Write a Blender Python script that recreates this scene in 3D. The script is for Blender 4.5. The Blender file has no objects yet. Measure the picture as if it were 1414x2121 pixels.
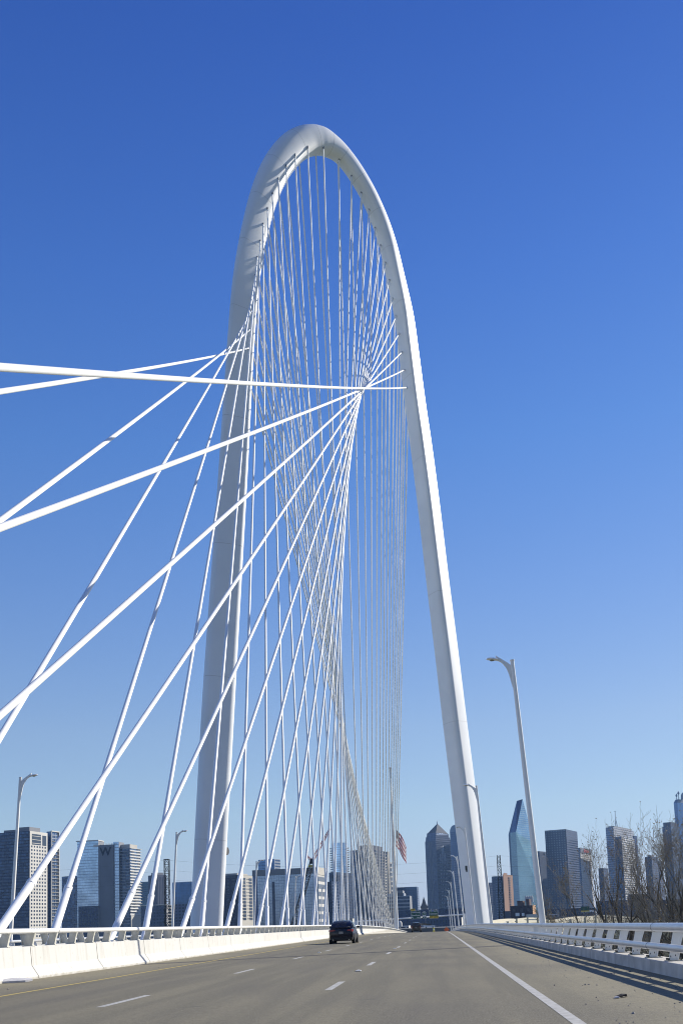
import bpy, math, random
from mathutils import Vector, Matrix
random.seed(7)
R = math.radians
scene = bpy.context.scene
COL = scene.collection

# ------------------------------------------------------------------ camera
PW, PH = 1414.0, 2121.0            # photograph size, used only to measure with
FPX, PPX, PPY = 2119.0, 707.0, 1653.0
EYE = Vector((0, 0, 1.26))
_z = Vector(((129 - PPX) / FPX, (15200 + PPY) / FPX, -1)).normalized()
_y = Vector(((905 - PPX) / FPX, -(1913 - PPY) / FPX, -1))
_y = (_y - _z * _y.dot(_z)).normalized()
_x = _y.cross(_z)
WM = Matrix((_x, _y, _z))           # camera space -> world
cam_d = bpy.data.cameras.new('camera')
cam = bpy.data.objects.new('camera', cam_d)
COL.objects.link(cam)
cam.matrix_world = Matrix.Translation(EYE) @ WM.to_4x4()
cam_d.sensor_fit = 'VERTICAL'
cam_d.sensor_height = 36
cam_d.sensor_width = 24
cam_d.lens = FPX * 36 / PH
cam_d.shift_y = (PPY - PH / 2) / PH
cam_d.clip_start = 0.1
cam_d.clip_end = 20000
scene.camera = cam
scene.render.engine = 'CYCLES'
scene.cycles.filter_width = 1.05

# ------------------------------------------------------------------ light
SUN_EL, SUN_AZ = R(30.6), R(54)       # azimuth clockwise from +Y
world = bpy.data.worlds.new('World')
scene.world = world
world.use_nodes = True
wn = world.node_tree
bg = wn.nodes['Background']
sky = wn.nodes.new('ShaderNodeTexSky')
sky.sky_type = 'NISHITA'
sky.sun_disc = False
sky.sun_elevation = SUN_EL
sky.sun_rotation = SUN_AZ
sky.altitude = 100
sky.air_density = 1.0
sky.dust_density = 0.3
sky.ozone_density = 4.0
# deepen the clear blue overhead and keep the horizon a pale cool blue
tcw = wn.nodes.new('ShaderNodeTexCoord')
spw = wn.nodes.new('ShaderNodeSeparateXYZ')
wn.links.new(tcw.outputs['Generated'], spw.inputs[0])
rmp = wn.nodes.new('ShaderNodeValToRGB')
wn.links.new(spw.outputs[2], rmp.inputs[0])
TINT = [(0.0, (0.47, 0.455, 0.56)), (0.045, (0.475, 0.44, 0.505)), (0.11, (0.54, 0.505, 0.5)), (0.19, (0.565, 0.525, 0.535)), (0.32, (0.455, 0.51, 0.625)), (0.44, (0.345, 0.49, 0.69)), (0.56, (0.26, 0.42, 0.71)), (0.7, (0.178, 0.322, 0.665)), (1.0, (0.155, 0.288, 0.65))]
for i, (p_, c_) in enumerate(TINT):
    e_ = rmp.color_ramp.elements[i] if i < 2 else rmp.color_ramp.elements.new(p_)
    e_.position = p_; e_.color = (*c_, 1)
mulw = wn.nodes.new('ShaderNodeMix'); mulw.data_type = 'RGBA'; mulw.blend_type = 'MULTIPLY'; mulw.inputs[0].default_value = 1
wn.links.new(sky.outputs[0], mulw.inputs[6]); wn.links.new(rmp.outputs[0], mulw.inputs[7])
azm = wn.nodes.new('ShaderNodeMath'); azm.operation = 'MULTIPLY_ADD'
wn.links.new(spw.outputs[0], azm.inputs[0]); azm.inputs[1].default_value = -.36; azm.inputs[2].default_value = 1.07
azs = wn.nodes.new('ShaderNodeVectorMath'); azs.operation = 'SCALE'
wn.links.new(mulw.outputs[2], azs.inputs[0]); wn.links.new(azm.outputs[0], azs.inputs[3])
wn.links.new(azs.outputs[0], bg.inputs[0])
bg.inputs[1].default_value = 0.15

sun_d = bpy.data.lights.new('sun', 'SUN')
sun_d.energy = 5.0
sun_d.angle = R(0.5)
sun_d.color = (1.0, 0.94, 0.83)
sun = bpy.data.objects.new('sun', sun_d)
COL.objects.link(sun)
sdir = Vector((math.cos(SUN_EL) * math.sin(SUN_AZ), math.cos(SUN_EL) * math.cos(SUN_AZ), math.sin(SUN_EL)))
sun.rotation_euler = sdir.to_track_quat('Z', 'Y').to_euler()
sun.location = (60, 20, 60)

scene.view_settings.view_transform = 'Standard'
scene.view_settings.look = 'None'
scene.view_settings.gamma = 1
scene.view_settings.use_curve_mapping = False
scene.view_settings.exposure = 0.42

# ------------------------------------------------------------------ measuring
def ray(px, py):
    return WM @ Vector(((px - PPX) / FPX, -(py - PPY) / FPX, -1))
def at(px, py, Y):
    d = ray(px, py)
    return EYE + d * (Y / d.y)
def deckz(Y):
    if Y < 100: return 0.0
    if Y < 330: return -3.2e-5 * (Y - 100) ** 2
    z = -3.2e-5 * 230 ** 2 - 0.01472 * (Y - 330)
    return max(z, -9.0)

# ------------------------------------------------------------------ materials
def mat(name, col, rough=0.6, metal=0.0, noise=0.0, nscale=3.0, spec=0.5, bump=0.0, bscale=30.0, col2=None, detail=4, emis=None):
    m = bpy.data.materials.new(name)
    m.use_nodes = True
    t = m.node_tree
    b = t.nodes['Principled BSDF']
    b.inputs['Roughness'].default_value = rough
    b.inputs['Metallic'].default_value = metal
    b.inputs['Specular IOR Level'].default_value = spec
    b.inputs['Base Color'].default_value = (*col, 1)
    tc = t.nodes.new('ShaderNodeTexCoord')
    if noise or col2:
        n = t.nodes.new('ShaderNodeTexNoise')
        n.inputs['Scale'].default_value = nscale
        n.inputs['Detail'].default_value = detail
        t.links.new(tc.outputs['Object'], n.inputs['Vector'])
        r = t.nodes.new('ShaderNodeMapRange')
        r.inputs[1].default_value = 0.3
        r.inputs[2].default_value = 0.7
        t.links.new(n.outputs[0], r.inputs[0])
        mx = t.nodes.new('ShaderNodeMix')
        mx.data_type = 'RGBA'
        c2 = col2 if col2 else tuple(c * (1 - noise) for c in col)
        mx.inputs[6].default_value = (*col, 1)
        mx.inputs[7].default_value = (*c2, 1)
        t.links.new(r.outputs[0], mx.inputs[0])
        t.links.new(mx.outputs[2], b.inputs['Base Color'])
    if bump:
        n = t.nodes.new('ShaderNodeTexNoise')
        n.inputs['Scale'].default_value = bscale
        n.inputs['Detail'].default_value = 6
        t.links.new(tc.outputs['Object'], n.inputs['Vector'])
        bp = t.nodes.new('ShaderNodeBump')
        bp.inputs['Strength'].default_value = bump
        bp.inputs['Distance'].default_value = 0.02
        t.links.new(n.outputs[0], bp.inputs['Height'])
        t.links.new(bp.outputs[0], b.inputs['Normal'])
    return m

def facade(name, frame, glass, cw, ch, wu, wv, grough=0.15, metal=0.65, var=0.35, frough=0.75, big=0.0):
    """wall of a building in metres (UV): frame colour and a grid of panes"""
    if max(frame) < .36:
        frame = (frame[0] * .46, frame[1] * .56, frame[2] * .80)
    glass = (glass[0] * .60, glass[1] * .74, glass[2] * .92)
    m = bpy.data.materials.new(name)
    m.use_nodes = True
    t = m.node_tree
    N, L = t.nodes, t.links
    out = N['Material Output']
    N.remove(N['Principled BSDF'])
    uv = N.new('ShaderNodeUVMap')
    sp = N.new('ShaderNodeSeparateXYZ')
    L.new(uv.outputs[0], sp.inputs[0])
    def M(op, a, b=None, c=None):
        n = N.new('ShaderNodeMath'); n.operation = op
        for i, v in enumerate((a, b, c)):
            if v is None: continue
            if isinstance(v, (int, float)): n.inputs[i].default_value = v
            else: L.new(v, n.inputs[i])
        return n.outputs[0]
    us, vs = M('DIVIDE', sp.outputs[0], cw), M('DIVIDE', sp.outputs[1], ch)
    def band(s, w):
        f = M('FRACT', s)
        return M('LESS_THAN', M('ABSOLUTE', M('SUBTRACT', f, 0.5)), w / 2)
    mask = M('MULTIPLY', band(us, wu), band(vs, wv))
    cb = N.new('ShaderNodeCombineXYZ')
    L.new(M('FLOOR', us), cb.inputs[0]); L.new(M('FLOOR', vs), cb.inputs[1])
    wn_ = N.new('ShaderNodeTexWhiteNoise')
    L.new(cb.outputs[0], wn_.inputs[0])
    mx = N.new('ShaderNodeMix'); mx.data_type = 'RGBA'
    mx.inputs[6].default_value = (*[g * (1 + var) for g in glass], 1)
    mx.inputs[7].default_value = (*[g * (1 - var) for g in glass], 1)
    L.new(wn_.outputs[0], mx.inputs[0])
    gcol = mx.outputs[2]
    if big:                                       # broad slow change of tone over the panes
        nz = N.new('ShaderNodeTexNoise'); nz.inputs['Scale'].default_value = 0.035; nz.inputs['Detail'].default_value = 3
        L.new(uv.outputs[0], nz.inputs['Vector'])
        mr = N.new('ShaderNodeMapRange'); mr.inputs[1].default_value = .35; mr.inputs[2].default_value = .65
        mr.inputs[3].default_value = 1 - big; mr.inputs[4].default_value = 1 + big
        L.new(nz.outputs[0], mr.inputs[0])
        m2 = N.new('ShaderNodeVectorMath'); m2.operation = 'SCALE'
        L.new(gcol, m2.inputs[0]); L.new(mr.outputs[0], m2.inputs[3])
        gcol = m2.outputs[0]
    g = N.new('ShaderNodeBsdfPrincipled')
    g.inputs['Roughness'].default_value = grough
    g.inputs['Metallic'].default_value = metal
    L.new(gcol, g.inputs['Base Color'])
    f = N.new('ShaderNodeBsdfPrincipled')
    f.inputs['Roughness'].default_value = frough; f.inputs['Specular IOR Level'].default_value = .2
    nz = N.new('ShaderNodeTexNoise'); nz.inputs['Scale'].default_value = 0.12; nz.inputs['Detail'].default_value = 5
    L.new(uv.outputs[0], nz.inputs['Vector'])
    fm = N.new('ShaderNodeMix'); fm.data_type = 'RGBA'
    fm.inputs[6].default_value = (*[c * 1.12 for c in frame], 1)
    fm.inputs[7].default_value = (*[c * 0.82 for c in frame], 1)
    L.new(nz.outputs[0], fm.inputs[0]); L.new(fm.outputs[2], f.inputs['Base Color'])
    ms = N.new('ShaderNodeMixShader')
    L.new(mask, ms.inputs[0]); L.new(f.outputs[0], ms.inputs[1]); L.new(g.outputs[0], ms.inputs[2])
    L.new(ms.outputs[0], out.inputs['Surface'])
    return m

WHITE = mat('white_paint', (0.87, 0.865, 0.84), 0.38, noise=0.07, nscale=0.6, spec=0.4)
ARCHW = mat('white_steel', (0.84, 0.865, 0.895), 0.42, noise=0.10, nscale=0.12, spec=0.4, detail=8)
CABLEW = mat('white_sheath', (0.88, 0.89, 0.885), 0.5, noise=0.04, nscale=1.5, spec=0.3)
def barrier_mat():
    m = mat('painted_concrete', (0.60, 0.59, 0.555), 0.85, bump=0.2, spec=0.15)
    t = m.node_tree; N, L = t.nodes, t.links; b = N['Principled BSDF']
    tc = N.new('ShaderNodeTexCoord'); mp = N.new('ShaderNodeMapping'); mp.inputs['Scale'].default_value = (1, 5.5, .55); L.new(tc.outputs['Object'], mp.inputs[0])
    def nz(sc, dt, v, a, b_, lo, hi):
        n = N.new('ShaderNodeTexNoise'); n.inputs['Scale'].default_value = sc; n.inputs['Detail'].default_value = dt; L.new(v, n.inputs['Vector'])
        r = N.new('ShaderNodeMapRange')
        for i_, q in enumerate((a, b_, lo, hi)): r.inputs[i_ + 1].default_value = q
        L.new(n.outputs[0], r.inputs[0]); return r.outputs[0]
    def mx(f, a, c):
        n = N.new('ShaderNodeMix'); n.data_type = 'RGBA'; L.new(f, n.inputs[0])
        if isinstance(a, tuple): n.inputs[6].default_value = (*a, 1)
        else: L.new(a, n.inputs[6])
        n.inputs[7].default_value = (*c, 1); return n.outputs[2]
    c = mx(nz(1.0, 6, mp.outputs[0], .5, .72, 0, .5), (0.60, 0.59, 0.555), (0.42, 0.405, 0.36))      # runs
    c = mx(nz(.45, 8, tc.outputs['Object'], .45, .75, 0, .35), c, (0.50, 0.49, 0.44))
    c = mx(nz(5, 8, tc.outputs['Object'], .62, .78, 0, .5), c, (0.33, 0.31, 0.27))                  # scuffs
    sp = N.new('ShaderNodeSeparateXYZ'); L.new(tc.outputs['Object'], sp.inputs[0])
    n = N.new('ShaderNodeTexNoise'); n.inputs['Scale'].default_value = 2.2; n.inputs['Detail'].default_value = 6; L.new(tc.outputs['Object'], n.inputs['Vector'])
    ad = N.new('ShaderNodeMath'); ad.operation = 'MULTIPLY_ADD'; L.new(n.outputs[0], ad.inputs[0]); ad.inputs[1].default_value = .24; ad.inputs[2].default_value = -.06
    cmp_ = N.new('ShaderNodeMath'); cmp_.operation = 'SUBTRACT'; L.new(ad.outputs[0], cmp_.inputs[0]); L.new(sp.outputs[2], cmp_.inputs[1])
    r = N.new('ShaderNodeMapRange'); r.inputs[1].default_value = -.01; r.inputs[2].default_value = .05; r.inputs[4].default_value = .55; L.new(cmp_.outputs[0], r.inputs[0])
    c = mx(r.outputs[0], c, (0.30, 0.27, 0.20))                                                      # splash dirt along the foot
    L.new(c, b.inputs['Base Color']); return m
BARRIER = barrier_mat()
GREYCON = mat('grey_concrete', (0.60, 0.575, 0.53), 0.85, col2=(0.40, 0.38, 0.34), nscale=1.6, bump=0.3, spec=0.2, detail=8)
RUST = mat('dirty_steel', (0.62, 0.60, 0.52), 0.6, col2=(0.40, 0.36, 0.27), nscale=9)
DARK = mat('dark_steel', (0.045, 0.05, 0.045), 0.7)
BLACK = mat('black_rubber', (0.015, 0.015, 0.015), 0.8)
MARKW = mat('white_road_paint', (0.47, 0.465, 0.44), 0.8, col2=(0.30, 0.295, 0.27), nscale=6, detail=8)
MARKY = mat('yellow_road_paint', (0.55, 0.40, 0.06), 0.8, col2=(0.36, 0.30, 0.12), nscale=5, detail=8)

# ------------------------------------------------------------------ mesh building
class MB:
    def __init__(s): s.v = []; s.f = []; s.uv = []; s.mi = []
    def add(s, vs, fs, uvs=None, mi=0):
        o = len(s.v)
        s.v += [tuple(v) for v in vs]
        for i, f in enumerate(fs):
            s.f.append([o + a for a in f])
            s.uv.append(uvs[i] if uvs else [(0, 0)] * len(f))
            s.mi.append(mi)
        return s
    def box(s, c, d, ax=None, mi=0):
        c = Vector(c); h = [x / 2 for x in d]
        ax = ax or (Vector((1, 0, 0)), Vector((0, 1, 0)), Vector((0, 0, 1)))
        vs = [c + ax[0] * (h[0] * i) + ax[1] * (h[1] * j) + ax[2] * (h[2] * k) for i in (-1, 1) for j in (-1, 1) for k in (-1, 1)]
        return s.add(vs, [(0, 1, 3, 2), (4, 6, 7, 5), (0, 4, 5, 1), (2, 3, 7, 6), (0, 2, 6, 4), (1, 5, 7, 3)], mi=mi)
    def tube(s, path, rad, n=8, caps=True, up=None):
        path = [Vector(p) for p in path]
        if isinstance(rad, (int, float)): rad = [rad] * len(path)
        vs = []; u = None
        for i, p in enumerate(path):
            t = (path[min(i + 1, len(path) - 1)] - path[max(i - 1, 0)]).normalized()
            if u is None:
                u = t.orthogonal().normalized() if up is None else (Vector(up) - t * Vector(up).dot(t)).normalized()
            else:
                u = (u - t * u.dot(t)).normalized()
            w = t.cross(u)
            for k in range(n):
                a = 2 * math.pi * k / n
                vs.append(p + (u * math.cos(a) + w * math.sin(a)) * rad[i])
        fs = []
        for i in range(len(path) - 1):
            for k in range(n):
                k2 = (k + 1) % n
                fs.append((i * n + k, i * n + k2, (i + 1) * n + k2, (i + 1) * n + k))
        if caps:
            fs.append(tuple(reversed(range(n)))); fs.append(tuple(range((len(path) - 1) * n, len(path) * n)))
        return s.add(vs, fs)
    def prism(s, poly, ext, mi=0):
        ext = Vector(ext); n = len(poly)
        vs = [Vector(p) for p in poly] + [Vector(p) + ext for p in poly]
        fs = [tuple(reversed(range(n))), tuple(range(n, 2 * n))]
        fs += [(i, (i + 1) % n, n + (i + 1) % n, n + i) for i in range(n)]
        return s.add(vs, fs, mi=mi)
    def sweep(s, prof, ys, close=True):
        """profile of (x, z) points swept along Y following the deck"""
        n = len(prof); vs = []
        for y in ys:
            for (x, z) in prof: vs.append((x, y, z + deckz(y)))
        fs = []
        m = n if close else n - 1
        for i in range(len(ys) - 1):
            for k in range(m):
                k2 = (k + 1) % n
                fs.append((i * n + k, i * n + k2, (i + 1) * n + k2, (i + 1) * n + k))
        if close:
            fs.append(tuple(range(n))); fs.append(tuple(reversed(range((len(ys) - 1) * n, len(ys) * n))))
        return s.add(vs, fs)
    def mesh(s, name, m, org=(0, 0, 0), smooth=False):
        me = bpy.data.meshes.new(name)
        o = Vector(org)
        me.from_pydata([Vector(v) - o for v in s.v], [], s.f)
        ul = me.uv_layers.new(name='UVMap')
        i = 0
        flat = []
        for u in s.uv: flat += u
        for k, u in enumerate(flat): ul.data[k].uv = u
        ms = m if isinstance(m, (list, tuple)) else [m]
        for q in ms: me.materials.append(q)
        me.polygons.foreach_set('material_index', s.mi)
        import bmesh
        if len(s.f) < 60000:
            b = bmesh.new(); b.from_mesh(me)
            bmesh.ops.recalc_face_normals(b, faces=b.faces[:])
            b.to_mesh(me); b.free()
        if smooth:
            me.polygons.foreach_set('use_smooth', [True] * len(me.polygons))
            try: me.set_sharp_from_angle(angle=R(40))
            except Exception: pass
        me.update()
        return me
    def build(s, name, m, parent=None, org=None, smooth=False, label=None):
        if parent is not None:
            r = parent
            while r.parent: r = r.parent
            o_ = Vector(r.location)
        elif org is not None: o_ = Vector(org)
        else:
            xs = [v[0] for v in s.v]; ys = [v[1] for v in s.v]; zs = [v[2] for v in s.v]
            o_ = Vector(((min(xs) + max(xs)) / 2, (min(ys) + max(ys)) / 2, min(zs)))
        ob = bpy.data.objects.new(name, s.mesh(name, m, o_, smooth))
        COL.objects.link(ob)
        if parent is not None: ob.parent = parent
        else: ob.location = o_
        if label: ob['label'] = label
        return ob

def link(o): COL.objects.link(o); return o
def tag(o, label=None, cat=None, group=None, kind=None):
    if label: o['label'] = label
    if cat: o['category'] = cat
    if group: o['group'] = group
    if kind: o['kind'] = kind
    return o
def thing(name, label, cat, loc, group=None):
    o = link(bpy.data.objects.new(name, None))
    o.location = loc
    o.empty_display_size = 0.5
    return tag(o, label, cat, group)
def put(name, me, parent, loc, rotz=0.0):
    """a part that shares mesh data; loc is in the thing's own space"""
    o = link(bpy.data.objects.new(name, me)); o.parent = parent; o.location = loc
    o.rotation_euler = (0, 0, rotz)
    return o
def kids(o): return [c for c in list(bpy.data.objects) if c.parent == o]
def dup(o, loc, label=None, rotz=0.0):
    def rec(a, p):
        c = a.copy(); COL.objects.link(c)
        if p is not None: c.parent = p
        for k in ch[a.name]: rec(k, c)
        return c
    ch = {}
    def scan(a):
        ch[a.name] = kids(a)
        for k in ch[a.name]: scan(k)
    scan(o)
    r = rec(o, None)
    r.location = loc; r.rotation_euler = (0, 0, rotz)
    if label: r['label'] = label
    return r
def frange(a, b, s):
    r = []; x = a
    while x < b - 1e-6: r.append(x); x += s
    r.append(b); return r
def text_mesh(txt, size, depth, m, bold=0.0):
    cu = bpy.data.curves.new('t', 'FONT')
    cu.body = txt; cu.size = size; cu.extrude = depth; cu.offset = bold; cu.align_x = 'CENTER'; cu.align_y = 'CENTER'
    ob = link(bpy.data.objects.new('t', cu))
    bpy.context.view_layer.update()
    me = bpy.data.meshes.new_from_object(ob.evaluated_get(bpy.context.evaluated_depsgraph_get()))
    bpy.data.objects.remove(ob); bpy.data.curves.remove(cu)
    me.materials.clear(); me.materials.append(m)
    return me

# ------------------------------------------------------------------ ground
gm = mat('levee_grass', (0.10, 0.125, 0.05), 0.95, col2=(0.17, 0.165, 0.115), nscale=0.02, detail=12, spec=0.1)
g = MB()
gs = [-9000, -4000, -1500, -600, -200, 0, 200, 600, 1500, 4000, 9000]
vs = [(x, y, -13) for y in gs for x in gs]
n = len(gs)
g.add(vs, [(j * n + i, j * n + i + 1, (j + 1) * n + i + 1, (j + 1) * n + i) for j in range(n - 1) for i in range(n - 1)])
o = g.build('ground', gm, org=(0, 0, -13)); tag(o, kind='structure')

# ------------------------------------------------------------------ deck and road
YS = frange(-40, 100, 20) + frange(110, 640, 10)
def road_mat():
    m = bpy.data.materials.new('road_concrete'); m.use_nodes = True
    t = m.node_tree; N, L = t.nodes, t.links
    b = N['Principled BSDF']; b.inputs['Roughness'].default_value = 0.9; b.inputs['Specular IOR Level'].default_value = 0.25
    tc = N.new('ShaderNodeTexCoord'); sp = N.new('ShaderNodeSeparateXYZ'); L.new(tc.outputs['Object'], sp.inputs[0])
    def noise(scale, detail, vec=None, rough=0.5):
        n = N.new('ShaderNodeTexNoise'); n.inputs['Scale'].default_value = scale; n.inputs['Detail'].default_value = detail
        n.inputs['Roughness'].default_value = rough
        L.new(vec or tc.outputs['Object'], n.inputs['Vector']); return n.outputs[0]
    def M(op, a, b_=None):
        n = N.new('ShaderNodeMath'); n.operation = op
        for i, v in enumerate((a, b_)):
            if v is None: continue
            if isinstance(v, (int, float)): n.inputs[i].default_value = v
            else: L.new(v, n.inputs[i])
        return n.outputs[0]
    def ramp(v, a, b_, lo=0, hi=1):
        n = N.new('ShaderNodeMapRange'); n.interpolation_type = 'SMOOTHSTEP'
        for i, q in enumerate((a, b_, lo, hi)): n.inputs[i + 1].default_value = q
        L.new(v, n.inputs[0]); return n.outputs[0]
    def mixc(f, c1, c2):
        n = N.new('ShaderNodeMix'); n.data_type = 'RGBA'
        for i, c in ((6, c1), (7, c2)):
            if isinstance(c, tuple): n.inputs[i].default_value = (*c, 1)
            else: L.new(c, n.inputs[i])
        if isinstance(f, (int, float)): n.inputs[0].default_value = f
        else: L.new(f, n.inputs[0])
        return n.outputs[2]
    mp = N.new('ShaderNodeMapping'); mp.inputs['Scale'].default_value = (1.6, 0.07, 1)
    L.new(tc.outputs['Object'], mp.inputs[0])
    streak = noise(1.0, 5, mp.outputs[0])
    wob = M('ADD', sp.outputs[0], M('MULTIPLY', M('SUBTRACT', noise(0.35, 3), 0.5), 0.7))
    # lanes run from x=-9.6 to x=1.9; outside them the shoulders are paler and sandier
    inl = M('MULTIPLY', ramp(wob, -10.6, -9.4), ramp(wob, 3.0, 1.6))
    shoulder = mixc(noise(0.9, 8), (0.235, 0.208, 0.133), (0.18, 0.162, 0.104))
    lane = mixc(ramp(streak, 0.38, 0.62), (0.160, 0.143, 0.094), (0.110, 0.100, 0.068))
    c = mixc(inl, shoulder, lane)
    # darker wheel and oil bands in the middle of each lane
    fx = M('FRACT', M('DIVIDE', M('ADD', sp.outputs[0], 9.5), 3.68))
    oil = M('MULTIPLY', ramp(M('ABSOLUTE', M('SUBTRACT', fx, 0.5)), 0.30, 0.02), ramp(noise(0.12, 4), 0.38, 0.62))
    trk = M('MULTIPLY', ramp(M('ABSOLUTE', M('SUBTRACT', M('ABSOLUTE', M('SUBTRACT', fx, 0.5)), 0.24)), 0.10, 0.02), ramp(noise(0.2, 4), 0.30, 0.65))
    c = mixc(M('MULTIPLY', M('MULTIPLY', trk, inl), 0.30), c, (0.075, 0.068, 0.055))
    c = mixc(M('MULTIPLY', M('MULTIPLY', oil, inl), 0.62), c, (0.065, 0.06, 0.052))
    c = mixc(M('MULTIPLY', ramp(noise(0.10, 5), 0.46, 0.66), 0.50), c, (0.075, 0.07, 0.058))
    spk = noise(38, 3, rough=0.7)
    c = mixc(ramp(spk, 0.40, 0.70, 0, 0.55), c, (0.36, 0.335, 0.26))
    c = mixc(ramp(noise(8, 5, rough=0.75), 0.42, 0.66, 0, 0.34), c, (0.06, 0.056, 0.05))
    c = mixc(ramp(noise(14, 4, rough=0.8), 0.50, 0.72, 0, 0.30), c, (0.34, 0.32, 0.25))
    c = mixc(ramp(noise(23, 3, rough=0.8), 0.58, 0.72, 0, 0.45), c, (0.07, 0.07, 0.065))
    mp2 = N.new('ShaderNodeMapping'); mp2.inputs['Scale'].default_value = (0.5, 1.6, 1); L.new(tc.outputs['Object'], mp2.inputs[0])
    c = mixc(ramp(noise(1.1, 4, mp2.outputs[0]), 0.70, 0.76, 0, 0.55), c, (0.06, 0.06, 0.06))
    L.new(c, b.inputs['Base Color'])
    bp = N.new('ShaderNodeBump'); bp.inputs['Strength'].default_value = 0.35; bp.inputs['Distance'].default_value = 0.01
    L.new(noise(60, 4), bp.inputs['Height']); L.new(bp.outputs[0], b.inputs['Normal'])
    return m
ROAD = road_mat()
d = MB()
d.sweep([(-31.5, 0), (4.9, 0), (4.9, -0.4), (3, -1.6), (-29, -1.6), (-31.5, -0.4)], YS)
o = d.build('road', ROAD, org=(0, 0, 0)); tag(o, kind='structure')

# painted lines: sheets 4 mm over the road
def strip(mb, x0, x1, y0, y1, h=0.004, st=10):
    ys = frange(y0, y1, st) if y1 > 90 else [y0, y1]
    mb.sweep([(x0, h), (x1, h)], ys, close=False)
w = MB()
strip(w, 1.57, 1.73, -30, 420)
for k in range(-3, 34):
    y = 19.3 + 12.23 * k
    strip(w, -2.32, -2.17, y + 1.5, y + 4.55)
    strip(w, -6.03, -5.88, y - 1.5, y + 1.55)
    strip(w, -17.9, -17.75, y, y + 3.05); strip(w, -22.9, -22.75, y, y + 3.05)
o = w.build('white_lane_markings', MARKW, org=(0, 0, 0)); tag(o, kind='structure')
w = MB(); strip(w, -9.62, -9.50, -30, 420)
o = w.build('yellow_edge_line', MARKY, org=(0, 0, 0)); tag(o, kind='structure')
# cast shadow of the nearest right lamp post, painted as a skewed dark strip
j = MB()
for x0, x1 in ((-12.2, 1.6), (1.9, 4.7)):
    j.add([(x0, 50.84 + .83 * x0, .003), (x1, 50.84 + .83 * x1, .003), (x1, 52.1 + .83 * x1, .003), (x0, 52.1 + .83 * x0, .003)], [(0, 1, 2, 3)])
o = j.build('lamp_shadow_strip', mat('painted_shadow', (0.055, 0.05, 0.042), 0.9, col2=(0.10, 0.09, 0.07), nscale=1.5), org=(0, 0, 0)); tag(o, kind='structure')
# ------------------------------------------------------------------ barriers and rails
def median(name, label, xf, s, near):
    """jersey barrier with posts and one tube rail. xf = foot x, s=-1 means it faces right"""
    t = thing(name, label, 'barrier', (xf, 30, 0))
    P = lambda x, z: (xf + s * x, z)
    y = -30.0; first = True
    c = MB()
    ys = frange(-30, 100, 26) + frange(110, 425, 10)
    c.sweep([P(0, 0), P(0.0, .08), P(.21, .39), P(.27, .97), P(.29, .985), P(.66, .985), P(.68, .97), P(.68, -.02), P(0.0, -.02)], ys)
    wall = c.build('concrete_wall', BARRIER, t)
    j = MB()
    e = 0.004; jw = 0.028
    pr = [(-e, .02), (-e, .085), (.21 - e, .395), (.27 - e, .975)]
    vs = []
    for (x, z) in pr: vs += [(s * x, 0, z), (s * x, jw, z)]
    j.add(vs, [(0, 1, 3, 2), (2, 3, 5, 4), (4, 5, 7, 6)])
    jme = j.mesh('wall_joint', DARKJ)                 # dark contraction joints
    yy = -24.6
    while yy < 260:
        put('wall_joint', jme, wall, (0, yy - 30, deckz(yy))); yy += 6.15
    r = MB(); ys2 = frange(-30, 100, 26) + frange(110, 425, 10)
    r.tube([(xf + s * .34, q, 1.455 + deckz(q)) for q in ys2], 0.078, 14)
    rail = r.build('top_rail', WHITE, t, smooth=True)
    cl = MB(); q = -22.0
    cl.tube([(0, 0, 0), (0, .03, 0)], 0.0805, 14); cme = cl.mesh('rail_joint', DARKJ)
    while q < 200:
        put('rail_joint', cme, rail, (s * .34, q - 30, 1.455 + deckz(q))); q += 9.2
    # post: curved web plate across the road plus a flange
    pm = MB()
    web = [(.34, 0), (.60, 0), (.58, .12), (.52, .26), (.50, .40), (.24, .40), (.24, .34), (.30, .2)]
    pm.prism([(s * a, -.012, b) for a, b in web], (0, .024, 0))
    pm.prism([(s * .31, -.055, 0), (s * .33, -.055, 0), (s * .30, -.055, .2), (s * .24, -.055, .40), (s * .22, -.055, .40), (s * .28, -.055, .2)], (0, .11, 0))
    pm.box((s * .44, 0, .012), (.34, .2, .024))
    pme = pm.mesh('post', [POST])
    ys3 = [29.2 + 1.87 * k for k in range(100)]
    for q in ys3: put('post', pme, t, (0, q - 30, 0.985 + deckz(q)))
    rest = MB()
    for q in [29.2 - 1.87 * k for k in range(1, 30)] + [29.2 + 1.87 * k for k in range(100, 210)]:
        zz = .985 + deckz(q)
        rest.prism([(xf + s * a, q - .012, zz + b) for a, b in web], (0, .024, 0))
        rest.box((xf + s * .27, q, zz + .2), (.02, .11, .4))
    o = rest.build('far_posts', POST, t); o['kind'] = 'stuff'
    return t
DARKJ = mat('dark_joint', (0.10, 0.095, 0.085), 0.9)
POST = mat('rail_post_paint', (0.66, 0.65, 0.58), 0.6, col2=(0.50, 0.48, 0.40), nscale=5, detail=6)
median('median_barrier', 'white concrete barrier with tube rail on curved posts, left edge of our carriageway', -12.2, -1, True)
median('median_barrier', 'matching white barrier and rail behind the stay cables, facing the oncoming carriageway', -14.7, 1, False)

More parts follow.
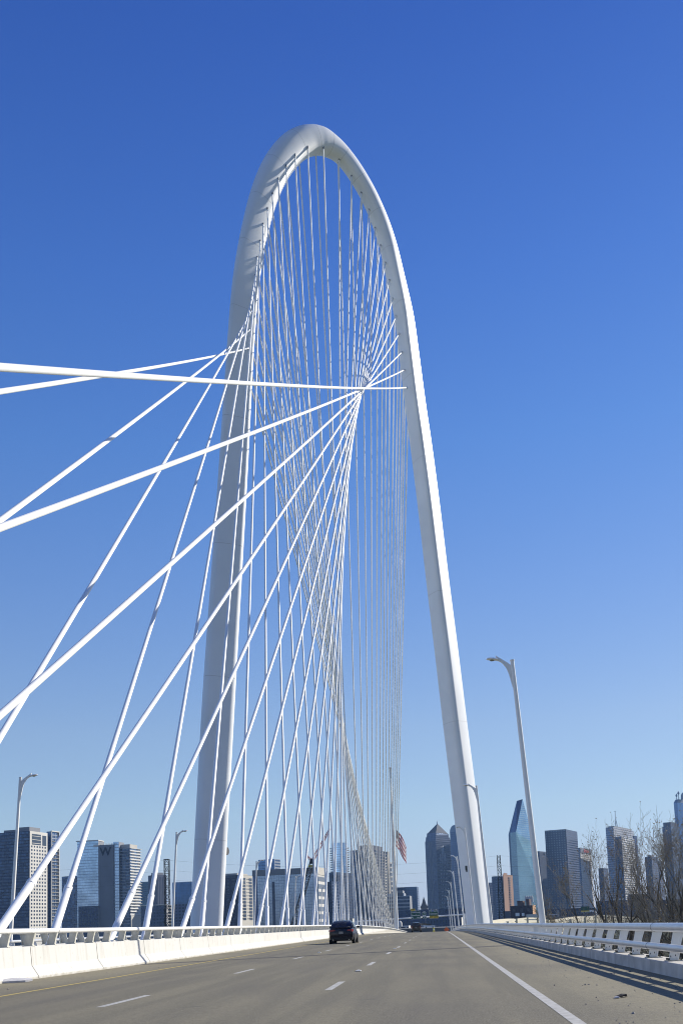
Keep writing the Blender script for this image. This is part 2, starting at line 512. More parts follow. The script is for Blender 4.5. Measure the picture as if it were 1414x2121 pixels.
def siderail(name, label, xf, s, y0p, npost):
    """low kerb with slanting plate posts and two tubes; s=+1: road is to the left"""
    t = thing(name, label, 'railing', (xf, 20, 0))
    X = lambda a: xf + s * a
    ys = frange(-30, 100, 26) + frange(110, 430, 10)
    c = MB(); c.sweep([(X(0), 0), (X(.02), .27), (X(.04), .285), (X(.62), .285), (X(.66), .25), (X(.66), -.5), (X(0.16), -.5), (X(0.16), -.02), (X(0), -.02)], ys)
    kerb = c.build('kerb', GREYCON, t)
    j = MB(); yy = -26.5
    j.add([(s * -.003, 0, 0), (s * -.003, .02, 0), (s * .017, .02, .272), (s * .017, 0, .272)], [(0, 1, 2, 3)])
    jme = j.mesh('kerb_joint', DARKJ)
    while yy < 240:
        put('kerb_joint', jme, kerb, (0, yy - 20, deckz(yy))); yy += 4.6
    for (nm, x, z, r_) in (("upper_rail", .29, 1.0, .102), ("lower_rail", .14, .575, .083)):
        m_ = MB(); m_.tube([(X(x), q, z + deckz(q)) for q in ys], r_, 16)
        ro = m_.build(nm, RAILT, t, smooth=True)
        m_ = MB(); q = -9.4
        m_.tube([(0, 0, 0), (0, .028, 0)], r_ + .0025, 16); jm = m_.mesh('rail_joint', DARKJ)
        while q < 200:
            put('rail_joint', jm, ro, (s * x, q - 20, z + deckz(q))); q += 8.52
    pm = MB()
    web = [(.16, 0), (.33, 0), (.36, .15), (.42, .42), (.52, .70), (.54, .78), (.40, .80), (.36, .73), (.30, .66), (.24, .42), (.20, .25)]
    pm.prism([(s * a, -.014, b) for a, b in web], (0, .028, 0))
    pm.prism([(s * .33, -.07, 0), (s * .36, -.07, .15), (s * .42, -.07, .42), (s * .52, -.07, .70), (s * .54, -.07, .70), (s * .44, -.07, .42), (s * .38, -.07, .15), (s * .35, -.07, 0)], (0, .14, 0))
    pm.box((s * .27, 0, .012), (.36, .26, .024), mi=1)
    for bx in (.14, .40):
        for by in (-.09, .09): pm.box((s * bx, by, .045), (.035, .035, .05), mi=2)
    for bz, bx in ((.10, .20), (.12, .30)): pm.box((s * bx, -.018, bz), (.014, .012, .035), mi=2)
    pme = pm.mesh('post', [WHITE, RUST, DARK])
    for k in range(100):
        q = y0p + 2.135 * k
        put('post', pme, t, (0, q - 20, .285 + deckz(q)))
    rest = MB()
    for q in [y0p - 2.135 * k for k in range(1, 20)] + [y0p + 2.135 * k for k in range(100, npost)]:
        rest.prism([(X(a), q - .014, .285 + deckz(q) + b) for a, b in web], (0, .028, 0))
    o = rest.build('far_posts', WHITE, t); o['kind'] = 'stuff'
    return t
RAILT = mat('galvanised_white_tube', (0.70, 0.71, 0.72), 0.28, metal=0.35, col2=(0.62, 0.62, 0.62), nscale=2.5, detail=8)
siderail('bridge_railing', 'double tube railing on slanting white posts above the kerb, right side of the road', 4.76, 1, 20.7, 190)
siderail('bridge_railing', 'outer double tube railing on the far left edge of the bridge', -31.0, -1, 40, 180)
# deck edges outside the kerbs are part of the railing kerbs; gap strip between the two median barriers
# ------------------------------------------------------------------ arch
XC, YC, SK = -13.4, 166.0, 0.83
NRM = Vector((SK, -1, 0)).normalized()
def arch_at(px, py, off=0.0):
    d_ = ray(px, py)
    p0 = Vector((XC, YC, 0)) + NRM * off
    t_ = (p0 - EYE).dot(NRM) / d_.dot(NRM)
    return EYE + d_ * t_
AR = [(428, 1915, 33), (439, 1700, 33.5), (450, 1500, 34), (459, 1350, 33), (468.7, 1200, 31.7), (479, 1041, 30.4), (487.5, 900, 29.4), (495, 770, 28), (503.5, 646, 27.6),
      (511, 570, 27.5), (522, 505, 27.6), (533.5, 453, 28.3), (546, 408, 29), (562, 367, 30), (581.5, 333.5, 31), (605.3, 307, 31), (628, 294, 29.5), (648, 290, 28), (667, 293, 26.5), (684, 302, 23), (700, 313, 19.8), (716, 330, 18.3), (734, 354, 17.8),
      (758, 394, 17.6), (776, 432, 17.7), (792, 472, 18), (806, 518, 18.5), (818, 572, 19.3), (835, 647, 20), (842.5, 700, 20.6), (860, 842, 21.8), (868.5, 900, 22.4), (887, 1041, 23), (905.3, 1200, 23.6), (924.3, 1350, 24.5), (941.8, 1500, 25), (955, 1640, 25.5), (991.5, 1912, 25.5)]
AR[-2] = (959.5, 1640, 25.6)
pts = []; rr = []
for (px, py, r_) in AR:
    p = arch_at(px, py); pts.append(p)
    dz = -(WM.transposed() @ (p - EYE)).z
    rr.append(r_ * dz / FPX)
# extend the legs to the ground
def ext(p, q): 
    d_ = (p - q).normalized(); k = (p.z + 13) / -d_.z
    return p + d_ * k
pts = [ext(pts[0], pts[1])] + pts + [ext(pts[-1], pts[-2])]
rr = [rr[0] * 1.05] + rr + [rr[-1] * 1.05]
def catmull(P, Rr, k):
    out = []; ro = []
    for i in range(len(P) - 1):
        p0 = P[max(i - 1, 0)]; p1 = P[i]; p2 = P[i + 1]; p3 = P[min(i + 2, len(P) - 1)]
        for j in range(k):
            t_ = j / k
            out.append(0.5 * ((2 * p1) + (p2 - p0) * t_ + (2 * p0 - 5 * p1 + 4 * p2 - p3) * t_ ** 2 + (3 * p1 - p0 - 3 * p2 + p3) * t_ ** 3))
            ro.append(Rr[i] + (Rr[i + 1] - Rr[i]) * t_)
    out.append(P[-1]); ro.append(Rr[-1]); return out, ro
def smooth_list(L_, it):
    for _ in range(it):
        L_ = [L_[0]] + [(L_[i - 1] + 2 * L_[i] + L_[i + 1]) / 4 for i in range(1, len(L_) - 1)] + [L_[-1]]
    return L_
cp, cr = catmull(pts, rr, 5)
cp = cp[:3] + smooth_list(cp[3:-3], 6) + cp[-3:]; cr = smooth_list(cr, 10)
arch = thing('bridge_arch', 'tall slender white steel arch carrying the stay cables across both carriageways', 'arch', (XC, YC, -13))
# section: rounded triangle, one flat face towards the inside of the arch
CRN, TRI = 0.45, 0.85
def corner_pts(TRI, CRN, n_=8):
    out = []
    for a0 in (0, 120, 240):
        v = (TRI * math.cos(R(a0)), TRI * math.sin(R(a0)))
        for j in range(n_ + 1):
            an = R(a0 - 60 + 120 * j / n_)
            out.append((v[0] + CRN * math.cos(an), v[1] + CRN * math.sin(an)))
        m_a = R(a0 + 60)                              # keep the flats gently bowed
        out.append(((CRN + TRI * .5) * 1.05 * math.cos(m_a), (CRN + TRI * .5) * 1.05 * math.sin(m_a)))
    return out
SEC = corner_pts(TRI, CRN)
def ring(i, grow=0.0):
    T = (cp[min(i + 1, len(cp) - 1)] - cp[max(i - 1, 0)]).normalized()
    O = (NRM.cross(T)).normalized()                   # in the plane of the arch, pointing outwards
    if O.dot(cp[i] - Vector((XC, YC, 55))) < 0: O = -O
    Nn = T.cross(O).normalized()
    vd = (cp[i] - EYE).normalized()
    e = T.cross(vd).normalized()
    rot = R(10) + R(31) * max(0, min(1, (cp[i].z - 75) / 50)) * max(0, min(1, (XC + 6 - cp[i].x) / 9))    # the triangle is turned a little towards the road
    lo_ = max(0, min(1, (95 - cp[i].z) / 80))
    hi_ = max(0, min(1, (cp[i].z - 105) / 28)); hi_ = hi_ * hi_ * (3 - 2 * hi_)
    cr__ = .30 + (.32 if cp[i].x < XC else .12) * lo_ + .55 * hi_; tr__ = .95 - .27 * lo_ - .55 * hi_
    sg = 1 if Nn.dot(NRM) > 0 else -1
    pr = [O * (a_ * math.cos(rot) - sg * b_ * math.sin(rot)) + Nn * (sg * a_ * math.sin(rot) + b_ * math.cos(rot)) for a_, b_ in corner_pts(tr__, cr__)]
    hi = max(q.dot(e) for q in pr); lo = min(q.dot(e) for q in pr)
    k = 2 * cr[i] / (hi - lo)
    c = cp[i] - e * ((hi + lo) / 2 * k)
    return [c + q * (k + grow) for q in pr]
rings = [ring(i) for i in range(len(cp))]
nS = len(SEC)
# keep the rings from twisting: line each one up with the one before
for i in range(1, len(rings)):
    best = min(((sum((rings[i][(j + sh) % nS] - rings[i - 1][j]).length for j in range(0, nS, 3)), sh) for sh in range(nS)))
    rev = rings[i][::-1]
    best2 = min(((sum((rev[(j + sh) % nS] - rings[i - 1][j]).length for j in range(0, nS, 3)), sh) for sh in range(nS)))
    src, sh = (rings[i], best[1]) if best[0] <= best2[0] else (rev, best2[1])
    rings[i] = [src[(j + sh) % nS] for j in range(nS)]
def skin(rg):
    m_ = MB()
    vs = [q for r_ in rg for q in r_]
    m_.add(vs, [(i * nS + k, i * nS + (k + 1) % nS, (i + 1) * nS + (k + 1) % nS, (i + 1) * nS + k) for i in range(len(rg) - 1) for k in range(nS)])
    return m_
skin(rings).build('arch_tube', ARCHW, arch, smooth=True)
# weld seams, access hatch, aviation marker
SEAM = mat('weld_seam', (0.60, 0.61, 0.62), 0.5)
for i in range(9, len(cp) - 8, 9):
    t_ = (cp[i + 1] - cp[i]).normalized()
    cen = sum(rings[i], Vector()) / nS
    rg = [[cen + (q - cen) * 1.004 + t_ * o_ for q in rings[i]] for o_ in (-.035, .035)]
    skin(rg).build('weld_seam', SEAM, arch, smooth=True)
h = MB()
pe = arch_at(965, 1798); hd = (EYE - pe).normalized()
pe = pe + hd * 2.2
h.box(pe, (.36, .3, .8)); h.box(pe + Vector((.05, 0, -.5)), (.22, .4, .35))
h.build('marker_lamp', DARK, arch)
h = MB(); pe = arch_at(466.0, 1763)
h.tube([pe, pe + Vector((1, -.25, 0)).normalized() * .42], [.62, .58], 18)
h.build('access_hatch', mat('hatch_grey', (0.06, 0.06, 0.065), 0.8), arch)

# ------------------------------------------------------------------ cables
LA = [(637, 306), (611, 322), (592, 344), (576, 371), (564, 401), (554, 432), (545, 464), (539, 499), (533, 533), (529, 570), (526, 608), (521, 644), (517.5, 683), (515, 721)][::-1]
RA = [(669.5, 306), (702, 330), (728, 364), (748, 399), (764, 434), (777, 472), (788, 508), (798, 544), (806, 580), (813, 618), (820, 654), (826, 691), (832, 729), (837, 766), (842, 803)][::-1]
from mathutils.bvhtree import BVHTree
_sk = skin(rings)
ARCH_BVH = BVHTree.FromPolygons([Vector(v) for v in _sk.v], _sk.f)
def anchor_at(px, py):
    h_ = ARCH_BVH.ray_cast(EYE, ray(px, py).normalized())
    return h_[0] if h_[0] is not None else arch_at(px, py, .9)
ORD = ['lowest', 'second lowest', 'third lowest', 'fourth lowest', 'fifth lowest', 'sixth lowest', 'seventh lowest', 'eighth lowest', 'ninth lowest', 'tenth lowest',
       'eleventh lowest', 'twelfth lowest', 'thirteenth lowest', 'fourteenth lowest', 'topmost']
def cable(A, B, rad, sag, label, group, inner):
    t = thing('stay_cable', label, 'cable', B, group)
    L_ = (A - B).length; n_ = 28
    P = []
    for i in range(n_ + 1):
        q = i / n_; p = B.lerp(A, q); p = Vector((p.x, p.y, p.z - 4 * sag * L_ * q * (1 - q))); P.append(p)
    c = MB(); c.tube(P, rad, 10); c.build('cable_sheath', CABLEW, t, smooth=True)
    dr = (P[1] - P[0]).normalized()
    top = 2.45 / max(dr.z, .25)
    s_ = MB()
    s_.tube([B - dr * .45, B - dr * .02, B + dr * .0, B + dr * .35, B + dr * .6, B + dr * (top - .18), B + dr * (top - .17), B + dr * top, B + dr * (top + .01)],
            [rad * 1.5, rad * 1.5, rad * 1.62, rad * 1.62, rad * 1.28, rad * 1.24, rad * 1.36, rad * 1.36, rad * .9], 12)
    s_.build('anchor_sleeve', CABLEW, t, smooth=True)
    e = MB(); dt = (P[-2] - P[-1]).normalized()
    e.tube([A - dt * .3, A + dt * 0.2, A + dt * .22], [rad * 1.4, rad * 1.4, rad * 1.05], 12)
    e.build('anchor_collar', DARKC if inner else CABLEW, t, smooth=True)
DARKC = mat('collar_grey', (0.22, 0.23, 0.25), 0.6)
for side, AL, leg in ((1, RA, 'right'), (0, LA, 'left')):
    nn = len(AL)
    for i, (px, py) in enumerate(AL):
        k = 2 * i + (0 if side else 1)
        od = ORD[i] if i < nn - 1 else 'topmost'
        A = anchor_at(px, py)
        yb = 5.75 * k - ((4.8 if k > 1 else 4.5) if side else (5.3 if k > 2 else 4.8))
        yb -= .38 * (A.y - yb) / A.z
        sag = 0.0022 * (1 - k / 32) + .0003
        cable(A, Vector((XC, yb, .62)), 0.118, sag, 'white cable on the camera side of the arch, %s anchor of its %s leg' % (od, leg), 'stay cables on the near side', True)
        A2 = min((c_ for c_ in cp), key=lambda c_: (c_ - A).length); A2 = A2.lerp(A, .35) - NRM * .8
        yb = 168.9 + 5.75 * (28 - k)
        cable(A2, Vector((XC, yb, .62 + deckz(yb))), 0.112, sag, 'white cable running away behind the arch, %s anchor of its %s leg' % (od, leg), 'stay cables on the far side', False)

# ------------------------------------------------------------------ street lamps of the bridge
LENS = mat('lamp_lens', (0.16, 0.17, 0.15), 0.2)
def lamp(label, s, loc, group):
    """s = direction of the arm along x; leans over the road"""
    t = thing('street_lamp', label, 'street lamp', loc, group)
    B = Vector(loc); H = 15.05; ln = .058 * s
    ax = lambda z: B + Vector((ln * z, 0, z))
    p = MB()
    p.tube([ax(0), ax(.03)], .26, 16)
    p.tube([ax(.03), ax(H * .5), ax(H)], [.17, .135, .105], 16)
    p.tube([ax(H), ax(H + .05)], [.125, .125], 16)
    p.build('pole', WHITE, t, smooth=True)
    T = ax(H)
    b = MB()
    pl = [(.87, .34), (.55, .12), (.25, -.1), (.08, -.26), (.06, -1.46), (.12, -1.52), (.19, -1.1), (.26, -.7), (.35, -.4), (.52, -.13), (.80, .12)]
    b.prism([T + Vector((s * x + ln * z, -.035, z)) for x, z in pl], (0, .07, 0))
    b.tube([T + Vector((s * .3, 0, -.35)), T + Vector((s * .55, 0, -.02)), T + Vector((s * .85, 0, .12))], .05, 8)
    b.build('bracket', WHITE, t)
    hd = MB()
    c = T + Vector((s * 1.05, 0, .14)); rings = []
    nr = 14
    for i, (u, wd, hz, lz) in enumerate([(-.36, .06, .03, -.03), (-.25, .13, .07, -.05), (-.08, .17, .10, -.06), (.12, .17, .095, -.06), (.26, .12, .06, -.055), (.33, .03, .0, -.03)]):
        for k in range(nr):
            an = 2 * math.pi * k / nr
            z = (hz if math.sin(an) > 0 else -lz) * math.sin(an)
            rings.append(c + Vector((s * u, wd * math.cos(an), z + u * .12)))
    fs = []
    for i in range(5):
        for k in range(nr): fs.append((i * nr + k, i * nr + (k + 1) % nr, (i + 1) * nr + (k + 1) % nr, (i + 1) * nr + k))
    fs += [tuple(range(nr)), tuple(range(5 * nr, 6 * nr))]
    hd.add(rings, fs)
    ho = hd.build('lamp_head', WHITE, t, smooth=True)
    l_ = MB(); l_.tube([c + Vector((s * .02, 0, -.085)), c + Vector((s * .02, 0, -.045))], [.10, .13], 14)
    l_.build('lens', LENS, ho, smooth=True)
    return t
RL = [54.8, 106.1, 152.0, 212.5, 265, 318, 372, 425]
ON = ['nearest', 'second', 'third', 'fourth', 'fifth', 'sixth', 'seventh', 'farthest']
l0 = lamp('white lamp post beside the right railing, the nearest and tallest in view', -1, (5.55, RL[0], .2), 'street lamps along the right railing')
for i, y in enumerate(RL[1:]):
    dup(l0, (5.55, y, .2 + deckz(y)), 'white lamp post leaning over the right railing, %s one from the camera' % ON[i + 1])
l1 = lamp('white lamp post on the far left edge, the nearest of that row', 1, (-32.1, 75.0, -1.65), 'street lamps along the far left railing')
for i, y in enumerate([122.5, 178.5, 229, 282, 335]):
    dup(l1, (-32.1, y, -1.65 + deckz(y)), 'white lamp post on the far left edge, %s one from the camera' % ON[i + 1])
# camera box on the third left lamp

# ================================================================== vehicles
def loft(mb, secs, close_ends=True):
    n_ = len(secs[0]); vs = [v for s_ in secs for v in s_]
    fs = [(i * n_ + k, i * n_ + (k + 1) % n_, (i + 1) * n_ + (k + 1) % n_, (i + 1) * n_ + k) for i in range(len(secs) - 1) for k in range(n_)]
    if close_ends: fs += [tuple(range(n_)), tuple(range((len(secs) - 1) * n_, len(secs) * n_))]
    return mb.add(vs, fs)
CGLASS = mat('car_glass', (0.012, 0.014, 0.018), 0.05, spec=0.8)
TYRE = mat('tyre_rubber', (0.012, 0.012, 0.012), 0.85)
RIM = mat('wheel_rim', (0.30, 0.30, 0.31), 0.35, metal=0.8)
REDL = mat('tail_lamp_red', (0.22, 0.012, 0.01), 0.2)
PLATE = mat('licence_plate', (0.25, 0.25, 0.24), 0.5)
CHROME = mat('chrome_trim', (0.5, 0.5, 0.5), 0.15, metal=1.0)
def car(name, label, paint, loc, W, H, Lh, suv):
    t = thing(name, label, 'car', loc)
    ox, oy, oz = loc
    hw = W / 2; zb = H * (0.66 if not suv else 0.60)
    g0 = .2 if not suv else .26
    # lower body: (y, half width, bottom, sill bulge, belt height)
    st = [(0.00, .80, g0 + .22, zb - .16), (0.06, .90, g0 + .10, zb - .02), (0.30, .97, g0 + .02, zb + .015), (0.9, 1.0, g0, zb + .02), (Lh * .35, 1.0, g0, zb), (Lh * .6, 1.0, g0, zb - .03),
          (Lh * .74, .99, g0, zb - .09), (Lh * .88, .94, g0 + .02, zb - .18), (Lh * .97, .82, g0 + .06, zb - .28), (Lh, .70, g0 + .14, zb - .36)]
    if suv: st[0] = (0.0, .88, g0 + .16, zb - .05)
    body = MB(); secs = []
    for (y, k, b, tp) in st:
        w_ = hw * k; h_ = tp - b
        half = [(0, b), (w_ * .80, b), (w_ * .93, b + .06), (w_ * .985, b + h_ * .30), (w_, b + h_ * .55), (w_ * .975, b + h_ * .80), (w_ * .90, tp - .02), (w_ * .80, tp), (0, tp + .015)]
        ring_ = [(x, z) for x, z in half] + [(-x, z) for x, z in half[-2:0:-1]]
        secs.append([(ox + x, oy + y, oz + z) for x, z in ring_])
    loft(body, secs)
    bo = body.build('body', paint, t, smooth=True)
    # cabin
    if not suv:
        cb = [(0.42, .78, zb), (0.72, .74, zb + (H - zb) * .50), (1.12, .70, H - .075), (1.55, .68, H - .01), (2.2, .68, H), (2.85, .69, H - .05), (3.45, .75, zb + .10), (3.75, .80, zb - .05)]
    else:
        cb = [(0.10, .80, zb), (0.22, .77, zb + (H - zb) * .55), (0.36, .73, H - .09), (0.75, .72, H - .02), (2.0, .72, H), (2.8, .72, H - .06), (3.3, .76, zb + .25), (3.75, .82, zb - .05)]
    cab = MB(); secs = []
    for (y, k, tp) in cb:
        w_ = hw * k; wb = hw * .90; b = zb - .08
        tp = max(tp, b + .02)
        q = (tp - b) / (H - b)
        ww = wb + (w_ - wb) * q
        half = [(0, b), (wb, b), (wb + (ww - wb) * .5, b + (tp - b) * .5), (ww, tp - .10 * q), (ww * .90, tp - .02 * q), (0, tp + .01 * q)]
        ring_ = [(x, z) for x, z in half] + [(-x, z) for x, z in half[-2:0:-1]]
        secs.append([(ox + x, oy + y, oz + z) for x, z in ring_])
    loft(cab, secs)
    cab.build('cabin', paint, t, smooth=True)
    # rear window
    y0, y1, z0, z1 = (0.50, 1.14, zb + .04, H - .13) if not suv else (0.115, 0.33, zb + .05, H - .16)
    rw = MB()
    nrm = Vector((0, -(z1 - z0), (y1 - y0))).normalized() * (.045 if not suv else .055)
    rw.prism([Vector((ox + a * hw, oy + b_, oz + c_)) + nrm for a, b_, c_ in ((-.74, y0, z0), (.74, y0, z0), (.60, y1, z1), (-.60, y1, z1))], nrm * -0.5)
    rw.build('rear_window', CGLASS, t)
    for s in (-1, 1):
        sw = MB()
        a_ = (1.0 if not suv else .55); b_ = 3.3
        sw.prism([(ox + s * hw * .925, oy + a_, oz + zb + .06), (ox + s * hw * .925, oy + b_, oz + zb + .03), (ox + s * hw * .765, oy + 2.75, oz + H - .16), (ox + s * hw * .765, oy + a_ + .35, oz + H - .16)], (s * .02, 0, 0))
        sw.build('side_window', CGLASS, t)
        tl = MB(); zt = zb - .20
        if not suv: tl.prism([(ox + s * hw * .44, oy - .012, oz + zt + .02), (ox + s * hw * .84, oy + .02, oz + zt - .07), (ox + s * hw * .965, oy + .20, oz + zt - .05), (ox + s * hw * .955, oy + .24, oz + zt + .10), (ox + s * hw * .82, oy + .035, oz + zt + .11), (ox + s * hw * .5, oy - .0, oz + zt + .09)], (0, -.035, 0))
        else: tl.prism([(ox + s * hw * .74, oy + .0, oz + zb - .28), (ox + s * hw * .95, oy + .06, oz + zb - .28), (ox + s * hw * .93, oy + .10, oz + zb + .10), (ox + s * hw * .80, oy + .03, oz + zb + .10)], (0, -.04, 0))
        tl.build('tail_light', REDL, t)
        mi = MB()
        mc = Vector((ox + s * (hw + .10), oy + 3.05, oz + zb + .07))
        mi.tube([mc + Vector((-.12 * s, 0, -.04)), mc + Vector((-.06, 0, 0) if s > 0 else (.06, 0, 0)), mc, mc + Vector((.1 * s, 0, 0))], [.03, .075, .09, .05], 10)
        mi.build('mirror', BLACK, t, smooth=True)
        for wy in (.98, Lh * .79):
            r_ = .335 if not suv else .38
            wc = Vector((ox + s * (hw - .13), oy + wy, oz + r_))
            wh = MB(); wh.tube([wc - Vector((.115, 0, 0)), wc - Vector((.09, 0, 0)), wc + Vector((.09, 0, 0)), wc + Vector((.115, 0, 0))], [r_ - .03, r_, r_, r_ - .03], 24)
            wo = wh.build('wheel', TYRE, t, smooth=True)
            rm = MB(); rm.tube([wc + Vector((s * .10, 0, 0)), wc + Vector((s * .122, 0, 0))], [r_ * .66, r_ * .60], 20)
            for k in range(5):
                an = k * 2 * math.pi / 5
                rm.box(wc + Vector((s * .124, math.cos(an) * r_ * .33, math.sin(an) * r_ * .33)), (.01, .06, .06))
            rm.build('rim', RIM, wo)
            ar = MB(); ar.tube([wc + Vector((s * .02, 0, .02)), wc + Vector((s * .135, 0, .02))], r_ + .055, 24)
            ar.build('wheel_arch', BLACK, bo)
    bp = MB()
    bp.box((ox, oy + .03, oz + g0 + .19), (W * .80, .10, .17)); bp.box((ox, oy + .25, oz + g0 + .06), (W * .72, .4, .10))
    bp.build('bumper', BLACK, t)
    for s in (-1, 1):
        ex = MB(); c_ = Vector((ox + s * hw * .62, oy - .04, oz + g0 + .10)); ex.tube([c_, c_ + Vector((0, .2, 0))], .035, 12); ex.build('exhaust_tip', CHROME, t)
    pl = MB(); pl.box((ox, oy - .015 - (.0 if suv else .0), oz + (zb - .33 if not suv else zb - .20)), (.31, .03, .16)); pl.build('licence_plate', PLATE, t)
    if not suv:
        tr = MB(); tr.box((ox, oy + .10, oz + zb + .02), (W * .72, .16, .035)); tr.build('boot_spoiler', paint, t)
        an = MB(); an.prism([(ox - .012, oy + 1.35, oz + H - .02), (ox - .012, oy + 1.62, oz + H), (ox - .012, oy + 1.40, oz + H + .06)], (.024, 0, 0)); an.build('antenna', BLACK, t)
    else:
        for s in (-1, 1):
            rr_ = MB(); rr_.tube([(ox + s * hw * .62, oy + .6, oz + H + .05), (ox + s * hw * .62, oy + 2.7, oz + H + .05)], .022, 8); rr_.box((ox + s * hw * .62, oy + .7, oz + H + .01), (.03, .1, .08)); rr_.box((ox + s * hw * .62, oy + 2.6, oz + H), (.03, .1, .08))
            rr_.build('roof_rail', BLACK, t)
    return t
NAVY = mat('dark_blue_car_paint', (0.004, 0.006, 0.018), 0.18, spec=0.35)
BLK = mat('black_car_paint', (0.012, 0.012, 0.014), 0.15, spec=0.7)
car('car', 'dark blue saloon car in the left lane, seen from behind close to the barrier', NAVY, (-7.12, 76.2, 0.0), 1.92, 1.74, 4.85, False)
car('car', 'black high-roofed car going over the crest of the bridge', BLK, (-4.15, 203, deckz(203) - .02), 1.95, 1.95, 4.7, True)

# ================================================================== litter and grit on the road
gr = MB(); rnd = random.Random(3)
for i in range(900):
    y = 12 + 62 * rnd.random() ** 1.7; x = 1.95 + 2.75 * rnd.random() ** .55
    if rnd.random() < .25: x = rnd.uniform(-12.0, -9.8)
    r_ = rnd.choice([.006, .007, .009, .012, .014, .019]) * rnd.uniform(.7, 1.3)
    c_ = Vector((x, y, .002)); 
    vs = [c_ + Vector((math.cos(a_) * r_ * rnd.uniform(.7, 1.3), math.sin(a_) * r_ * rnd.uniform(.7, 1.3), 0)) for a_ in (0, 1.3, 2.6, 3.9, 5.2)] + [c_ + Vector((0, 0, r_ * rnd.uniform(.6, 1.3)))]
    gr.add(vs, [(k, (k + 1) % 5, 5) for k in range(5)])
o = gr.build('road_grit', mat('grit', (0.09, 0.08, 0.07), 0.9, col2=(0.35, 0.33, 0.3), nscale=11), org=(0, 0, 0)); tag(o, kind='stuff')
def rag(name, label, cat, px, py, pts_, m, th=.02):
    """small flat crumpled thing lying on the road"""
    d_ = ray(px, py); c_ = EYE + d_ * (-EYE.z / d_.z)
    q = MB(); n_ = len(pts_)
    top = [Vector((c_.x + a_, c_.y + b_, .006 + z_ + th)) for a_, b_, z_ in pts_]; bot = [Vector((c_.x + a_, c_.y + b_, .005 + z_)) for a_, b_, z_ in pts_]
    ct = sum(top, Vector()) / n_ + Vector((0, 0, th * 1.2))
    q.add(bot + top + [ct], [(i, (i + 1) % n_, n_ + (i + 1) % n_, n_ + i) for i in range(n_)] + [(n_ + i, n_ + (i + 1) % n_, 2 * n_) for i in range(n_)] + [tuple(reversed(range(n_)))])
    return tag(q.build(name, m), label, cat)
PAPER = mat('newsprint', (0.55, 0.55, 0.56), 0.9, col2=(0.42, 0.42, 0.46), nscale=14)
rag('newspaper', 'rolled white newspaper lying at the foot of the left barrier', 'newspaper', 20, 2037, [(-.62, -.25, 0), (.30, .40, .0), (.42, .62, .02), (.34, .74, .05), (.18, .66, .04), (-.68, .05, .03)], PAPER, .05)
rag('debris', 'dark scrap of rubber among the grit on the right shoulder', 'debris', 1286, 2066, [(-.09, -.05, 0), (.0, -.08, .01), (.08, -.02, .03), (.10, .05, 0), (.0, .08, .02), (-.08, .04, 0)], BLACK, .02)
rag('debris', 'small white scrap beside the dark one on the right shoulder', 'debris', 1277, 2068, [(-.05, -.03, 0), (.03, -.05, .01), (.05, .02, .0), (-.02, .05, .01)], PAPER, .012)
rag('debris', 'brown scrap on the left shoulder by the barrier beyond the third cable', 'debris', 657, 1945.5, [(-.28, -.2, 0), (.2, -.25, .03), (.3, .15, .0), (-.1, .3, .04)], mat('cardboard', (0.22, 0.13, 0.07), 0.9), .12)
RM = mat('marker_white', (0.6, 0.6, 0.58), 0.5)
for px, py, lb in ((742, 2012, 'white raised marker on the lane line in the near foreground'), (817, 1965.5, 'white raised marker on the lane line beyond the painted shadow strip'), (661, 1973.5, 'white raised marker on the left lane line')):
    rag('lane_marker', lb, 'lane marker', px, py, [(-.08, -.10, 0), (.08, -.10, 0), (.08, .10, 0), (-.08, .10, 0)], RM, .02)

# ================================================================== far end of the bridge: signs, flag
GREEN = mat('sign_green', (0.006, 0.075, 0.045), 0.5)
SWHITE = mat('sign_white', (0.75, 0.77, 0.75), 0.5)
SYEL = mat('sign_yellow', (0.72, 0.50, 0.02), 0.5)
SBLUE = mat('shield_blue', (0.03, 0.07, 0.35), 0.5)
SRED = mat('shield_red', (0.45, 0.03, 0.03), 0.5)
SBLK = mat('sign_black', (0.015, 0.015, 0.015), 0.6)
YG = 445.0
gy0, gy1 = at(738, 1909, YG - 3), at(962, 1894.0, YG + 3)
gt = thing('sign_gantry', 'white tubular gantry spanning the road beyond the crest, carrying green signs', 'gantry', (gy0.x, YG, gy0.z - 8))
b = MB(); b.tube([gy0, gy1], .33, 12); b.build('beam', WHITE, gt, smooth=True)
for p in (gy0, gy1):
    b = MB(); b.tube([(p.x, p.y, p.z - 9), (p.x, p.y, p.z + .4)], .35, 12); b.build('post', WHITE, gt, smooth=True)
def arrow(c, dx, size, m):
    q = MB(); s = size
    pl = [(-.12, -.5), (.12, -.5), (.12, .05), (.38, .05), (0, .5), (-.38, .05), (-.12, .05)]
    a_ = -dx * R(38)
    q.prism([(c[0] + s * (x * math.cos(a_) - z * math.sin(a_)), c[1], c[2] + s * (x * math.sin(a_) + z * math.cos(a_))) for x, z in pl], (0, .03, 0))
    return q
def shield(c, s, m_back, m_top=None):
    q = MB(); q.prism([(c[0] + s * x, c[1], c[2] + s * z) for x, z in [(-.42, .5), (0, .42), (.42, .5), (.5, .15), (.42, -.2), (.2, -.42), (0, -.52), (-.2, -.42), (-.42, -.2), (-.5, .15)]], (0, .03, 0)); return q
